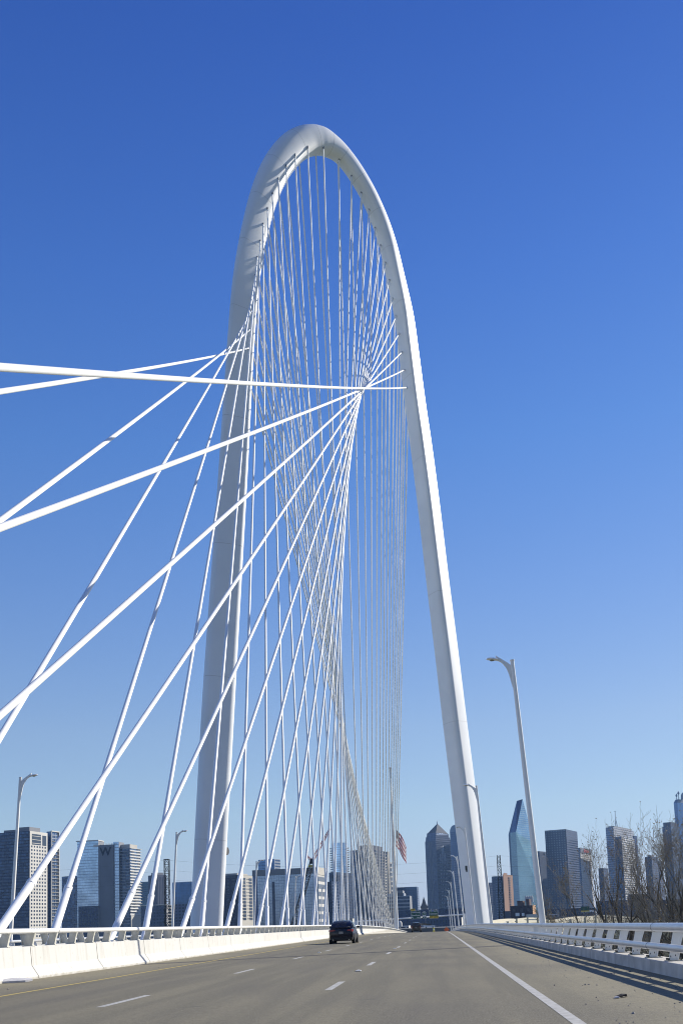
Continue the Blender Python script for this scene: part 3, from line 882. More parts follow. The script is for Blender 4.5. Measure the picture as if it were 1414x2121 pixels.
def sign(label, x0, y0, x1, y1, lines, extra):
    c0, c1 = at(x0, y0, YG - .9), at(x1, y1, YG - .9)
    w_, h_ = c1.x - c0.x, c0.z - c1.z
    cx, cz = (c0.x + c1.x) / 2, (c0.z + c1.z) / 2; Y_ = YG - .9
    t = thing('road_sign', label, 'road sign', (cx, Y_, c1.z), 'green signs on the gantry')
    p = MB(); p.box((cx, Y_, cz), (w_, .08, h_)); p.build('border', SWHITE, t)
    p = MB(); p.box((cx, Y_ - .02, cz), (w_ * .955, .10, h_ * .945)); p.build('panel', GREEN, t)
    for (tx, fx, fz, sz, m_) in lines:
        me = text_mesh(tx, sz * h_, .012, m_, .012)
        o_ = put('lettering', me, t, (fx * w_, -.09, h_ / 2 + fz * h_)); o_.rotation_euler = (R(90), 0, 0)
    for ex in extra:
        k, fx, fz, sz = ex[:4]
        c_ = (cx + fx * w_, Y_ - .12, cz + fz * h_)
        if k == 'arrow': arrow(c_, ex[4], sz * h_, None).build('arrow', ex[5], t)
        elif k == 'shield': 
            so = shield(c_, sz * h_, None).build('shield', ex[4], t)
            c2 = (c_[0], c_[1] - .02, c_[2])
            me = text_mesh(ex[5], sz * h_ * .55, .012, ex[6], .012); o_ = put('number', me, so, (c2[0] - cx, -.15, c2[2] - c1.z)); o_.rotation_euler = (R(90), 0, 0)
        elif k == 'tab':
            q = MB(); q.box(c_, (ex[4] * w_, .08, sz * h_)); qo = q.build('yellow_panel', SYEL, t)
            for tx, dx in ex[5]:
                me = text_mesh(tx, sz * h_ * .75, .012, SBLK, .02); o_ = put('lettering', me, qo, (c_[0] - cx + dx * w_, -.18, c_[2] - c1.z)); o_.rotation_euler = (R(90), 0, 0)
    for dx in (-.3, 0, .3):
        q = MB(); q.tube([(cx + dx * w_, Y_ + .05, c1.z), (cx + dx * w_, Y_ + .05, c0.z + .35)], .06, 6); q.build('bracket', WHITE, t)
sign('green sign with a yellow tab on top, leftmost on the gantry', 850.2, 1887, 871, 1903.3,
     [('TO', -.36, .30, .20, SWHITE), ('South', .22, .30, .24, SWHITE), ('Riverfront', -.02, -.05, .25, SWHITE), ('Blvd', .30, -.34, .24, SWHITE)],
     [('shield', -.12, .32, .24, SBLUE, '35E', SWHITE), ('arrow', -.34, -.30, .28, -1, SWHITE), ('tab', -.28, .64, .26, .46, [('LEFT', 0)])])
sign('narrow green sign with a white shield, middle one on the gantry', 873.8, 1889.8, 882.6, 1902.5,
     [('TO', 0, .33, .24, SWHITE)], [('shield', 0, -.12, .46, SWHITE, '75', SBLK)])
sign('green sign over a yellow exit strip, rightmost on the gantry', 888.0, 1884.8, 907.5, 1902.0,
     [('TO', -.36, .36, .20, SWHITE), ('North', .22, .36, .24, SWHITE), ('Denton', .0, .04, .26, SWHITE)],
     [('shield', -.12, .37, .24, SBLUE, '35E', SWHITE), ('tab', 0, -.34, .28, .99, [('EXIT', -.3), ('ONLY', .29)]), ('arrow', 0.0, -.34, .26, 1, SBLK)])
# flagpole and flag
fb, ft = at(822.3, 1925, 420), at(806.8, 1594, 420)
fb = Vector((fb.x, 420, fb.z - 6)); ft = Vector((fb.x, 420, ft.z))
fx = (at(822.3, 1925, 420).x + at(806.8, 1594, 420).x) / 2
fb.x = ft.x = fx
fp = thing('flagpole', 'tall tapering white flagpole rising behind the end of the barrier', 'flagpole', fb)
q = MB(); q.tube([fb, (fb + ft) / 2, ft], [.85, .62, .30], 14); q.build('pole', WHITE, fp, smooth=True)
q = MB(); q.tube([ft, ft + Vector((0, 0, .25)), ft + Vector((0, 0, .8)), ft + Vector((0, 0, 1.1))], [.2, .5, .5, .1], 12); q.build('finial', WHITE, fp, smooth=True)
def flag_mat():
    m = bpy.data.materials.new('flag_cloth'); m.use_nodes = True; t = m.node_tree; N, L = t.nodes, t.links
    b_ = N['Principled BSDF']; b_.inputs['Roughness'].default_value = .8
    uv = N.new('ShaderNodeUVMap'); sp = N.new('ShaderNodeSeparateXYZ'); L.new(uv.outputs[0], sp.inputs[0])
    def M(op, a, b2=None):
        n_ = N.new('ShaderNodeMath'); n_.operation = op
        for i, v in enumerate((a, b2)):
            if v is None: continue
            if isinstance(v, (int, float)): n_.inputs[i].default_value = v
            else: L.new(v, n_.inputs[i])
        return n_.outputs[0]
    U, V = sp.outputs[0], sp.outputs[1]
    st = M('LESS_THAN', M('FRACT', M('MULTIPLY', V, 4.5)), 0.45)
    can = M('MULTIPLY', M('LESS_THAN', U, 0.4), M('GREATER_THAN', V, 6 / 13))
    du = M('SUBTRACT', M('FRACT', M('MULTIPLY', U, 15)), .5); dv = M('SUBTRACT', M('FRACT', M('MULTIPLY', V, 9.3)), .5)
    star = M('LESS_THAN', M('ADD', M('MULTIPLY', du, du), M('MULTIPLY', dv, dv)), .06)
    def mix(f, a, b2):
        n_ = N.new('ShaderNodeMix'); n_.data_type = 'RGBA'; L.new(f, n_.inputs[0])
        for i, c in ((6, a), (7, b2)):
            if isinstance(c, tuple): n_.inputs[i].default_value = (*c, 1)
            else: L.new(c, n_.inputs[i])
        return n_.outputs[2]
    stripes = mix(st, (0.86, 0.86, 0.87), (0.26, 0.008, 0.018))
    cant = mix(star, (0.008, 0.012, 0.05), (0.5, 0.5, 0.5))
    cc = mix(can, stripes, cant); L.new(cc, b_.inputs['Base Color'])
    tl = N.new('ShaderNodeBsdfTranslucent'); L.new(cc, tl.inputs[0]); ms = N.new('ShaderNodeMixShader'); ms.inputs[0].default_value = .3
    L.new(b_.outputs[0], ms.inputs[1]); L.new(tl.outputs[0], ms.inputs[2]); L.new(ms.outputs[0], N['Material Output'].inputs['Surface'])
    return m
hp = at(815.2, 1713, 420)
fl = MB(); nu, nv = 22, 14; HH = 7.8
vs = []; 
for i in range(nu + 1):
    for j in range(nv + 1):
        u, v = i / nu, j / nv              # v from bottom (0) to top (1)
        x = hp.x + .55 + u * 4.6 * (1 - .12 * (1 - v)) + .25 * math.sin(u * 9 + v * 2)
        z = hp.z - (1 - v) * HH * (1 - .22 * u) - u ** .9 * (9.2 + 1.0 * (1 - v)) * (.55 + .45 * u) - .35 * math.sin(u * 11)
        y = 420 - 3.5 * u + 1.1 * math.sin(u * 10 + v * 2.4) * min(1, u * 3)
        vs.append((x, y, z))
fs, us = [], []
for i in range(nu):
    for j in range(nv):
        fs.append((i * (nv + 1) + j, (i + 1) * (nv + 1) + j, (i + 1) * (nv + 1) + j + 1, i * (nv + 1) + j + 1))
        us.append([(i / nu, j / nv), ((i + 1) / nu, j / nv), ((i + 1) / nu, (j + 1) / nv), (i / nu, (j + 1) / nv)])
fl.add(vs, fs, us)
tag(fl.build('flag', flag_mat(), smooth=True), 'striped red and white flag with a blue corner drooping from the tall pole', 'flag')
# work sign, yellow barrel
p = at(924.5, 1931, 300)
t = thing('roadwork_sign', 'orange diamond work sign standing at the right end of the visible road', 'road sign', (p.x, 300, deckz(300)))
q = MB(); cz = at(924.5, 1925.5, 300).z; s = .8
q.prism([(p.x - s, 299.9, cz), (p.x, 299.9, cz - s), (p.x + s, 299.9, cz), (p.x, 299.9, cz + s)], (0, .05, 0)); q.build('panel', mat('sign_orange', (0.75, 0.13, 0.02), 0.5), t)
q = MB(); q.tube([(p.x, 300, deckz(300)), (p.x, 300, cz + 1.0)], .04, 6); q.box((p.x, 300, deckz(300) + .05), (1.2, .08, .08)); q.box((p.x, 300, deckz(300) + .05), (.08, 1.2, .08)); q.build('stand', DARK, t)
p = at(897.6, 1926, 330)
t = thing('traffic_barrel', 'small yellow barrel in the middle of the road beyond the crest', 'barrel', (p.x, 330, p.z - .9))
q = MB(); q.tube([(p.x, 330, p.z - .9), (p.x, 330, p.z - .3), (p.x, 330, p.z + .55), (p.x, 330, p.z + .62)], [.36, .34, .28, .2], 14); q.build('drum', mat('barrel_yellow', (0.65, 0.55, 0.04), 0.5), t, smooth=True)
q = MB(); q.tube([(p.x, 330, p.z - .1), (p.x, 330, p.z + .12)], [.345, .33], 14); q.build('band', SWHITE, t)

# ================================================================== skyline
ROOF = mat('roof_grey', (0.16, 0.16, 0.17), 0.9)
GND = -13.0
def shaded(n, c): return mat(n, c, 0.8, noise=0.15, nscale=0.05)
class Tower:
    """box with its near vertical edge at px_m; left face runs to px_l, right face to px_r (all read at the roof line)"""
    def __init__(s, name, label, xl, xm, xr, yt, Y, th, mL, mR, cat='building', base=GND, depth=None, group=None, parent=None, part='walls', roof=None, z1=None):
        c = at(xm, yt, Y); s.z1 = c.z if z1 is None else z1; s.z0 = base
        s.eL = Vector((-math.cos(R(th)), math.sin(R(th)), 0)); s.eR = Vector((math.sin(R(th)), math.cos(R(th)), 0))
        s.C = Vector((c.x, Y, 0))
        def run(px, e):
            d_ = ray(px, yt); n_ = Vector((d_.y, -d_.x))      # 2D normal of the vertical plane of sight
            C2 = Vector((s.C.x, s.C.y)); e2 = Vector((e.x, e.y))
            return -C2.dot(n_) / e2.dot(n_)
        s.lL = run(xl, s.eL) if xl < xm - .2 else (depth or 25)
        s.lR = run(xr, s.eR) if xr > xm + .2 else (depth or 25)
        if s.lL <= 0 or s.lL > 230: s.lL = depth or 25
        if s.lR <= 0 or s.lR > 230: s.lR = depth or 25
        s.t = parent or thing(name, label, cat, (s.C.x, s.C.y, base), group)
        P = [s.C, s.C + s.eL * s.lL, s.C + s.eL * s.lL + s.eR * s.lR, s.C + s.eR * s.lR]
        s.P = P
        m_ = MB(); h_ = s.z1 - s.z0
        up = lambda p, z: (p.x, p.y, z)
        for (a, b, L_, mi) in ((1, 0, s.lL, 0), (0, 3, s.lR, 1), (3, 2, s.lL, 0), (2, 1, s.lR, 1)):
            m_.add([up(P[a], s.z0), up(P[b], s.z0), up(P[b], s.z1), up(P[a], s.z1)], [(0, 1, 2, 3)], [[(0, -h_), (L_, -h_), (L_, 0), (0, 0)]], mi)
        m_.add([up(p, s.z1) for p in P], [(0, 1, 2, 3)], mi=2)
        s.w = m_.build(part, [mL, mR, roof or ROOF], s.t)
    def pt(s, face, u, z, out=0.0):
        """point on a face: u metres from the near edge"""
        if face == 'L': return s.C + s.eL * u - s.eR * out + Vector((0, 0, z))
        return s.C + s.eR * u - s.eL * out + Vector((0, 0, z))
    def slab(s, name, face, u0, u1, za, zb_, out, m, inn=0.0, parent=None):
        e = s.eL if face == 'L' else s.eR; n_ = s.eR if face == 'L' else s.eL
        a = s.C + e * u0 + n_ * inn
        q = MB()
        pts_ = [a, a + e * (u1 - u0), a + e * (u1 - u0) - n_ * (out + inn), a - n_ * (out + inn)]
        q.prism([(p.x, p.y, za) for p in pts_], (0, 0, zb_ - za))
        return q.build(name, m, parent or s.t)
    def block(s, name, u0, u1, v0, v1, h_, m, z=None):
        """box on the roof; u along left face, v along right face (fractions)"""
        z = s.z1 if z is None else z
        P = [s.C + s.eL * (s.lL * a) + s.eR * (s.lR * b_) for a, b_ in ((u0, v0), (u1, v0), (u1, v1), (u0, v1))]
        q = MB(); q.prism([(p.x, p.y, z) for p in P], (0, 0, h_)); return q.build(name, m, s.t)
    def floors(s, name, face, u0, u1, z0, z1, step, th, out, m):
        z = z1
        me = None
        e = s.eL if face == 'L' else s.eR
        while z > z0:
            if me is None:
                o_ = s.slab(name, face, u0, u1, z - th, z, out, m); me = o_.data; zf = z
            else: put(name, me, s.t, (0, 0, z - zf))
            z -= step
    def windows(s, face, us, zs, w_, h_, m):
        n_ = 0; rest = []; me = None; first = None
        for z in zs:
            for u in us:
                if n_ < 100:
                    if me is None:
                        o_ = s.slab('window', face, u, u + w_, z, z + h_, .06, m); me = o_.data; first = s.pt(face, u, z)
                    else: put('window', me, s.t, s.pt(face, u, z) - first)
                    n_ += 1
                else: rest.append((u, z))
        if rest:
            q = MB(); e = s.eL if face == 'L' else s.eR; nn = s.eR if face == 'L' else s.eL
            for u, z in rest:
                a = s.C + e * u; b_ = a + e * w_
                q.prism([(p.x, p.y, z) for p in (a, b_, b_ - nn * .06, a - nn * .06)], (0, 0, h_))
            o_ = q.build('more_windows', m, s.t); o_['kind'] = 'stuff'
DG = (0.035, 0.06, 0.10)
WHITEC = shaded('white_concrete', (0.62, 0.60, 0.55)); BEIGE = shaded('beige_concrete', (0.50, 0.47, 0.41)); GREYP = shaded('grey_panel', (0.22, 0.23, 0.25))
DKGL = mat('dark_window_glass', (0.03, 0.045, 0.07), 0.12, spec=0.8)
# --- left: residential tower with the pale gridded face
T = Tower('apartment_tower', 'dark residential tower at the left edge with a pale face of small square windows', -30, 62.6, 99, 1721, 1000, 13,
          facade('apt_dark', (0.075, 0.09, 0.12), (0.05, 0.075, 0.12), 2.6, 3.2, .78, .62, var=.5, big=.2), WHITEC)
hT = T.z1
nz = 26; fh = 3.62
T.windows('R', [T.lR * (.07 + .152 * i) for i in range(6)], [hT - 16.5 - fh * k for k in range(nz)], T.lR * .078, 1.9, DKGL)
T.slab('loggia', 'R', T.lR * .11, T.lR * .62, hT - 13.6, hT - 2.6, .08, DKGL); T.slab('loggia', 'R', T.lR * .70, T.lR * .93, hT - 13.6, hT - 3.2, .08, DKGL)
for k in (4.5, 8.2, 11.8): T.slab('balcony', 'R', T.lR * .12, T.lR * .60, hT - k - .5, hT - k, .3, WHITEC)
T.block('penthouse', .28, .62, .1, .8, 2.6, GREYP); T.block('penthouse', .05, .30, .1, .7, 4.6, GREYP)
T.floors('balcony', 'L', 2, T.lL * .75, 8, hT - 6, 3.62, .35, .5, mat('balcony_edge', (0.13, 0.15, 0.19), 0.7))
T2 = Tower('apartment_tower', 'slim glass residential wing with stacked balconies, behind the pale gridded face', 97, 105.5, 122, 1722, 1050, 13,
           facade('apt_glass', (0.12, 0.15, 0.2), (0.07, 0.11, 0.17), 2.4, 3.5, .9, .8), facade('apt_glass2', (0.30, 0.33, 0.38), (0.10, 0.16, 0.25), 3.0, 3.6, .82, .72))
T2.floors('balcony', 'R', .5, T2.lR - .5, 5, T2.z1 - 10, 3.62, .4, 1.1, BEIGE)
for u_ in (0, T2.lR - .8): T2.slab('pier', 'R', u_, u_ + .8, GND, T2.z1 + .6, 1.2, WHITEC)
T2.slab('cornice', 'R', 0, T2.lR, T2.z1 - .2, T2.z1 + .9, 1.3, WHITEC)
Tower('office_tower', 'dark blue glass tower in the gap left of the hotel', 128.5, 150, 166, 1814, 1500, 32,
      facade('blue_dark', (0.04, 0.06, 0.09), (0.035, 0.065, 0.12), 3, 3.4, .85, .78, var=.8), facade('blue_dark2', (0.04, 0.06, 0.09), (0.03, 0.06, 0.11), 3, 3.4, .85, .8, var=.8))
# --- hotel
YH = 1300
H1 = Tower('hotel_tower', 'hotel with blue glass wing, blank grey slab with a big letter and a balconied end', 160.5, 204, 204.1, 1741.5, YH, 4,
           facade('hotel_glass', (0.30, 0.36, 0.42), (0.50, 0.55, 0.60), 1.5, 3.6, .92, .86, grough=.1, metal=.85, var=.10, big=.25), GREYP, depth=20)
H1.block('crown', -.02, 1.05, -.05, .9, 1.2, WHITEC); H1.block('crown', .0, .22, -.02, .3, 3.2, WHITEC, z=H1.z1 - 8)
def hot(part, xl, xm, xr, yt, mL, mR, th=4, dep=18, Yo=-2.0):
    return Tower(None, None, xl, xm, xr, yt, YH + Yo, th, mL, mR, parent=H1.t, part=part, depth=dep)
SLAB = mat('slab_concrete', (0.17, 0.18, 0.205), 0.85, noise=.18, nscale=.06)
hs = hot('slab', 204, 235, 235.1, 1749, SLAB, SLAB, Yo=-3)
wm = text_mesh('W', 14.5, .12, mat('letter_black', (0.006, 0.008, 0.015), 0.8, spec=.1), .42)
wo = put('letter', wm, H1.t, (0, 0, 0)); pw = hs.pt('L', hs.lL * .52, hs.z1 - 9.3, .4); wo.location = pw - Vector(H1.t.location); wo.rotation_euler = (R(90), 0, R(-4))
hg = hot('glass_strip', 235, 246.5, 246.6, 1743.5, facade('hotel_strip', (0.36, 0.40, 0.45), (0.55, 0.60, 0.66), 1.4, 3.7, .9, .8, metal=.85, var=.15), GREYP, Yo=-1)
hb = hot('balcony_wing', 246.5, 269.5, 291, 1756, facade('hotel_bal', (0.10, 0.115, 0.14), (0.05, 0.07, 0.10), 5, 3.75, .9, .7, var=.6), facade('hotel_balr', (0.62, 0.61, 0.58), (0.25, 0.33, 0.42), 3.2, 3.75, .68, .55, var=.5), th=13, dep=16, Yo=0)
hb.floors('balcony', 'L', .3, hb.lL, GND + 12, hb.z1 - .2, 3.75, .55, .7, mat('balcony_pale', (0.42, 0.43, 0.45), .7))
hb.floors('balcony', 'R', -.6, hb.lR + 1.2, GND + 42, hb.z1 - .2, 3.75, .55, 1.6, WHITEC)
hb.block('plant_room', .1, .9, .1, .8, 5.0, BEIGE)
hb.slab('podium_wall', 'R', 0, hb.lR * .9, GND, GND + 38, 1.0, BEIGE)
hot('lower_block', 163, 204, 204.1, 1876, facade('hotel_low', (0.12, 0.13, 0.15), (0.03, 0.04, 0.06), 4, 5, .6, .6), GREYP, Yo=-6)
for i in range(9):
    p = hs.pt('L', hs.lL * (.02 + .13 * i) - hs.lL * .25, hs.z1 + .2)
q = MB()
for i in range(12):
    p = hs.pt('L', hs.lL * (.95 - .1 * i), hs.z1); q.box((p.x, p.y + 2, p.z + .9), (.5, .5, 1.8))
q.build('roof_railing', WHITEC, H1.t)
# --- low blocks and a tower between hotel and arch
Tower('office_block', 'green tinted curved-roof office seen just right of the hotel', 287, 309, 309.1, 1826, 1700, 6, facade('greenish', (0.12, 0.17, 0.18), (0.06, 0.11, 0.14), 3, 3.6, .8, .6), GREYP, depth=30)
Tower('apartment_tower', 'dark ribbed tower behind the left lattice mast', 307, 325, 345, 1812, 1450, 38, facade('ribbed', (0.085, 0.085, 0.10), (0.04, 0.055, 0.085), 3.2, 80, .45, .96, var=.3), facade('ribbed2', (0.22, 0.20, 0.19), (0.06, 0.07, 0.09), 3.0, 60, .4, .9)).block('plant_room', .15, .75, .1, .8, 3.5, GREYP)
Tower('office_block', 'blue mirrored office block left of the arch leg', 357, 397, 402, 1826, 1350, 10, facade('mirror', (0.06, 0.09, 0.14), (0.07, 0.14, 0.26), 2.2, 3.4, .9, .86, var=.2, big=.3), facade('mirror2', (0.06, 0.09, 0.14), (0.06, 0.12, 0.22), 2.2, 3.4, .9, .86))
lb = Tower('apartment_block', 'low apartment block with white roof edge, left of the arch leg', 292, 345, 356, 1874, 1050, 8, facade('lowapt', (0.17, 0.18, 0.20), (0.04, 0.06, 0.09), 3.4, 3.3, .62, .58, var=.6), facade('lowapt2', (0.4, 0.4, 0.4), (0.06, 0.08, 0.1), 3.4, 3.3, .6, .6))
lb.slab('cornice', 'L', 0, lb.lL, lb.z1 - .3, lb.z1 + .6, .8, WHITEC)
lb = Tower('apartment_block', 'grey apartment block partly hidden by the arch leg, lit balconies at its side', 352, 362, 410, 1872, 1100, 75, facade('lowapt3', (0.22, 0.21, 0.20), (0.05, 0.06, 0.08), 5, 3.3, .6, .5), facade('lowapt4', (0.24, 0.25, 0.27), (0.05, 0.07, 0.10), 3.6, 3.4, .62, .6))
# --- right of the left arch leg
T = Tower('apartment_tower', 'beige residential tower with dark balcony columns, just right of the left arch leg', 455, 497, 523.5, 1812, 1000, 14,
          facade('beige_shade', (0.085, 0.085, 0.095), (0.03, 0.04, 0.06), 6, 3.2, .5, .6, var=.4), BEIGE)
fl_ = [T.z1 - 5.2 - 3.28 * k for k in range(13)]
for uc in (.30, .80):
    for z in fl_: T.slab('balcony', 'R', T.lR * (uc - .11), T.lR * (uc + .11), z, z + 2.5, .25, DKGL)
T.windows('R', [T.lR * a for a in (.06, .13, .50, .58, .65)], [z + .7 for z in fl_], T.lR * .035, 1.2, DKGL)
T.block('plant_room', .2, .8, .1, .9, 2.0, BEIGE)
T = Tower('office_block', 'wide low office block clad in blue mirrored glass with a grey parapet', 522.5, 658, 671.5, 1797, 760, 9,
          facade('wide_glass', (0.20, 0.22, 0.25), (0.34, 0.355, 0.39), 1.9, 2.1, .93, .93, grough=.12, metal=.8, var=.06, big=.22), facade('wide_side', (0.60, 0.58, 0.54), (0.16, 0.17, 0.19), 99, 5.6, 1.0, .62, metal=.1, grough=.6, var=.1))
T.slab('parapet', 'L', -.1, T.lL + .1, T.z1 - 4.2, T.z1 + .3, .35, GREYP)
T.slab('parapet', 'R', -.1, T.lR + .1, T.z1 - 5.2, T.z1 + .3, .35, BEIGE)
T.slab('stair_strip', 'L', T.lL * .66, T.lL * .70, GND, T.z1 - 9, .15, mat('dark_strip', (0.05, 0.07, 0.11), .4))
T.slab('dark_panel', 'L', T.lL * .93, T.lL * .985, GND, T.z1 - 4.2, .2, facade('wide_edge', (0.19, 0.24, 0.33), (0.09, 0.14, 0.22), 6, 6.1, .6, .35))
Tower('office_block', 'blue glass block rising behind the wide mirrored office', 534.5, 568, 580, 1779, 1100, 20, facade('up_glass', (0.09, 0.13, 0.19), (0.13, 0.21, 0.34), 2.6, 3.3, .9, .86, var=.15), facade('up_glass2', (0.3, 0.33, 0.38), (0.08, 0.12, 0.19), 40, 3.2, .95, .6))
Tower('office_block', 'dark slim block at the right end of the wide mirrored office', 669, 672.5, 677, 1798, 900, 25, facade('slim', (0.05, 0.06, 0.08), (0.03, 0.04, 0.06), 3, 3.3, .7, .6), facade('slim2', (0.05, 0.06, 0.08), (0.03, 0.04, 0.06), 3, 3.3, .7, .6))
# round glass tower
YR = 1700; ca, cb_ = at(681, 1746, YR), at(721, 1746, YR)
cx, rad_ = (ca.x + cb_.x) / 2, (cb_.x - ca.x) / 2
t = thing('glass_tower', 'curved pale blue glass tower with white balconies up both edges', 'building', (cx, YR + rad_, GND))
q = MB(); ns = 28; zt = ca.z; arc = []
for i in range(ns):
    a_ = 2 * math.pi * i / ns; arc.append(Vector((cx + rad_ * .86 * math.sin(a_), YR + rad_ - rad_ * .9 * math.cos(a_), 0)))
hh = zt - GND
for i in range(ns):
    a, b_ = arc[i], arc[(i + 1) % ns]; L_ = (b_ - a).length; u0 = i * L_
    q.add([(a.x, a.y, GND), (b_.x, b_.y, GND), (b_.x, b_.y, zt), (a.x, a.y, zt)], [(0, 1, 2, 3)], [[(u0, -hh), (u0 + L_, -hh), (u0 + L_, 0), (u0, 0)]])
q.add([(p.x, p.y, zt) for p in arc], [tuple(range(ns))])
q.build('glass_shaft', facade('round_glass', (0.60, 0.64, 0.68), (0.72, 0.78, 0.84), 2.4, 3.9, .86, .84, metal=.9, grough=.06, var=.08, big=.3), t, smooth=True)
for sd in (-1, 1):
    me = None
    for k in range(38):
        z = zt - 9 - 3.9 * k
        if z < GND + 20: break
        if me is None:
            q = MB(); q.box((cx + sd * rad_ * .88, YR + rad_ * .75, z), (rad_ * .24, 6, 1.5)); o_ = q.build('balcony', WHITEC, t); me = o_.data; zf = z
        else: put('balcony', me, t, (0, 0, z - zf))
Tower('apartment_block', 'dark apartment block with a white frame grid below the round glass tower', 681, 698, 728, 1806.5, 1250, 20, facade('dkapt', (0.05, 0.06, 0.08), (0.035, 0.055, 0.085), 4, 3.5, .8, .75, var=.5), facade('dkapt2', (0.07, 0.085, 0.11), (0.04, 0.065, 0.10), 2.0, 3.5, .7, .7, var=.8))
T = Tower('apartment_block', 'lower dark blue block with white window frames, right of the wide office', 677, 687, 702, 1826, 1150, 30, facade('dkf', (0.045, 0.055, 0.075), (0.03, 0.045, 0.07), 4, 3.5, .7, .6), facade('dkf2', (0.30, 0.32, 0.35), (0.045, 0.07, 0.11), 3.4, 3.5, .72, .78))
# brown tower
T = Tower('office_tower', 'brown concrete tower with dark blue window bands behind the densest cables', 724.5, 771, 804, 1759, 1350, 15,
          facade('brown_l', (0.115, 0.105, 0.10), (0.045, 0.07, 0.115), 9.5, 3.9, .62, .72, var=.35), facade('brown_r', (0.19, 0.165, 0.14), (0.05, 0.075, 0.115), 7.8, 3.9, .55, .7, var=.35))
T.block('upper_tier', .12, .75, .1, .8, 6.5, facade('brown_t', (0.13, 0.12, 0.115), (0.05, 0.07, 0.11), 5, 6.4, .55, .7))
for a in (.30, .52): T.slab('shaft', 'L', T.lL * a, T.lL * (a + .09), GND, T.z1 + 1, .8, mat('brown_shaft', (0.12, 0.108, 0.10), .8))
T.slab('shaft', 'R', T.lR * .90, T.lR * 1.0, GND, T.z1 + .8, .8, mat('brown_shaft2', (0.26, 0.235, 0.205), .8))
T.floors('balcony', 'R', T.lR * .68, T.lR * .78, GND + 20, T.z1 - 8, 3.9, 1.2, 1.0, BEIGE)
T = Tower('apartment_tower', 'thin tower of stacked white balconies peeping out right of the brown tower', 803, 806, 811, 1786, 1600, 30, facade('pw', (0.3, 0.32, 0.35), (0.05, 0.07, 0.1), 3, 3.6, .7, .7), facade('pw2', (0.25, 0.27, 0.3), (0.06, 0.08, 0.12), 3, 3.6, .8, .7))
T.floors('balcony', 'R', -.5, T.lR + 1, GND + 50, T.z1, 7.2, 2.2, 1.5, WHITEC)
# mid rise with pale bands, blue glass block, long hotel
T = Tower('office_block', 'mid-rise block with long pale horizontal bands beside the flagpole', 800, 848, 848.2, 1855, 1150, 3, facade('bands', (0.33, 0.35, 0.38), (0.045, 0.065, 0.10), 60, 4.1, .99, .62, var=.1), GREYP, depth=30)
T.block('upper_tier', .25, .98, .1, .9, 3.2, facade('bands2', (0.32, 0.35, 0.4), (0.06, 0.08, 0.12), 60, 2.2, .99, .5)); T.block('upper_tier', .30, .7, .1, .9, 6.2, GREYP)
Tower('office_block', 'plain dark blue glass block left of the church spire', 820, 863, 866.5, 1836.5, 1500, 6, facade('navyg', (0.05, 0.075, 0.12), (0.055, 0.10, 0.18), 2.6, 3.4, .85, .8, var=.12), facade('navyg2', (0.05, 0.075, 0.12), (0.045, 0.08, 0.15), 2.6, 3.4, .85, .8), depth=25)
Tower('hotel_block', 'long low grey building with rows of narrow windows behind the green signs', 808, 966, 975, 1880.5, 880, 8, facade('longb', (0.115, 0.135, 0.175), (0.03, 0.045, 0.08), 2.6, 4.4, .5, .62, var=.4), facade('longb2', (0.2, 0.21, 0.24), (0.03, 0.045, 0.08), 2.6, 4.4, .5, .62))
# church
p0 = at(878, 1881, 1400); pk = at(877.3, 1856.5, 1400)
t = thing('church', 'small dark church spire showing in the sky gap between two towers', 'church', (p0.x, 1400, GND))
q = MB(); s = 4.4; z = p0.z
q.box((p0.x, 1400, (GND + z) / 2), (s * 2, s * 2, z - GND)); q.build('tower', mat('church_stone', (0.16, 0.12, 0.10), .85), t)
q = MB(); q.add([(p0.x - s, 1400 - s, z), (p0.x + s, 1400 - s, z), (p0.x + s, 1400 + s, z), (p0.x - s, 1400 + s, z), (p0.x, 1400, pk.z)], [(0, 1, 4), (1, 2, 4), (2, 3, 4), (3, 0, 4)]); q.build('spire', mat('spire_slate', (0.10, 0.075, 0.07), .7), t)
for sx in (-1, 1):
    q = MB(); q.add([(p0.x + sx * s - 1, 1395, z), (p0.x + sx * s + 1, 1395, z), (p0.x + sx * s + 1, 1397, z), (p0.x + sx * s - 1, 1397, z), (p0.x + sx * s, 1396, z + 6)], [(0, 1, 4), (1, 2, 4), (2, 3, 4), (3, 0, 4)]); q.build('pinnacle', mat('church_stone2', (0.14, 0.10, 0.09), .85), t)
# --- granite tower with a pyramid top
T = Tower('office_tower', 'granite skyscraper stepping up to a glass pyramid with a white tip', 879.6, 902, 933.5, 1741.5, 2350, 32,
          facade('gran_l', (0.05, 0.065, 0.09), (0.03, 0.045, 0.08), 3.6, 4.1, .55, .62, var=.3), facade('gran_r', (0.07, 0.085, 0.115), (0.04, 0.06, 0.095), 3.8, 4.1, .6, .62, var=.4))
GR = facade('gran_t', (0.10, 0.115, 0.14), (0.07, 0.09, 0.13), 4, 5, .5, .6)
def inset_prism(T, f, z0, z1, f2, m, name, roof=None):
    def pl(fr):
        return [T.C + T.eL * (T.lL * a) + T.eR * (T.lR * b_) for a, b_ in ((fr, fr), (1 - fr, fr), (1 - fr, 1 - fr), (fr, 1 - fr))]
    A, B_ = pl(f), pl(f2); q = MB()
    for i in range(4):
        a, b_, c_, d_ = A[i], A[(i + 1) % 4], B_[(i + 1) % 4], B_[i]
        L_ = (b_ - a).length
        q.add([(a.x, a.y, z0), (b_.x, b_.y, z0), (c_.x, c_.y, z1), (d_.x, d_.y, z1)], [(0, 1, 2, 3)], [[(0, z0 - z1), (L_, z0 - z1), (L_, 0), (0, 0)]])
    q.add([(p.x, p.y, z1) for p in B_], [(0, 1, 2, 3)])
    return q.build(name, m, T.t)
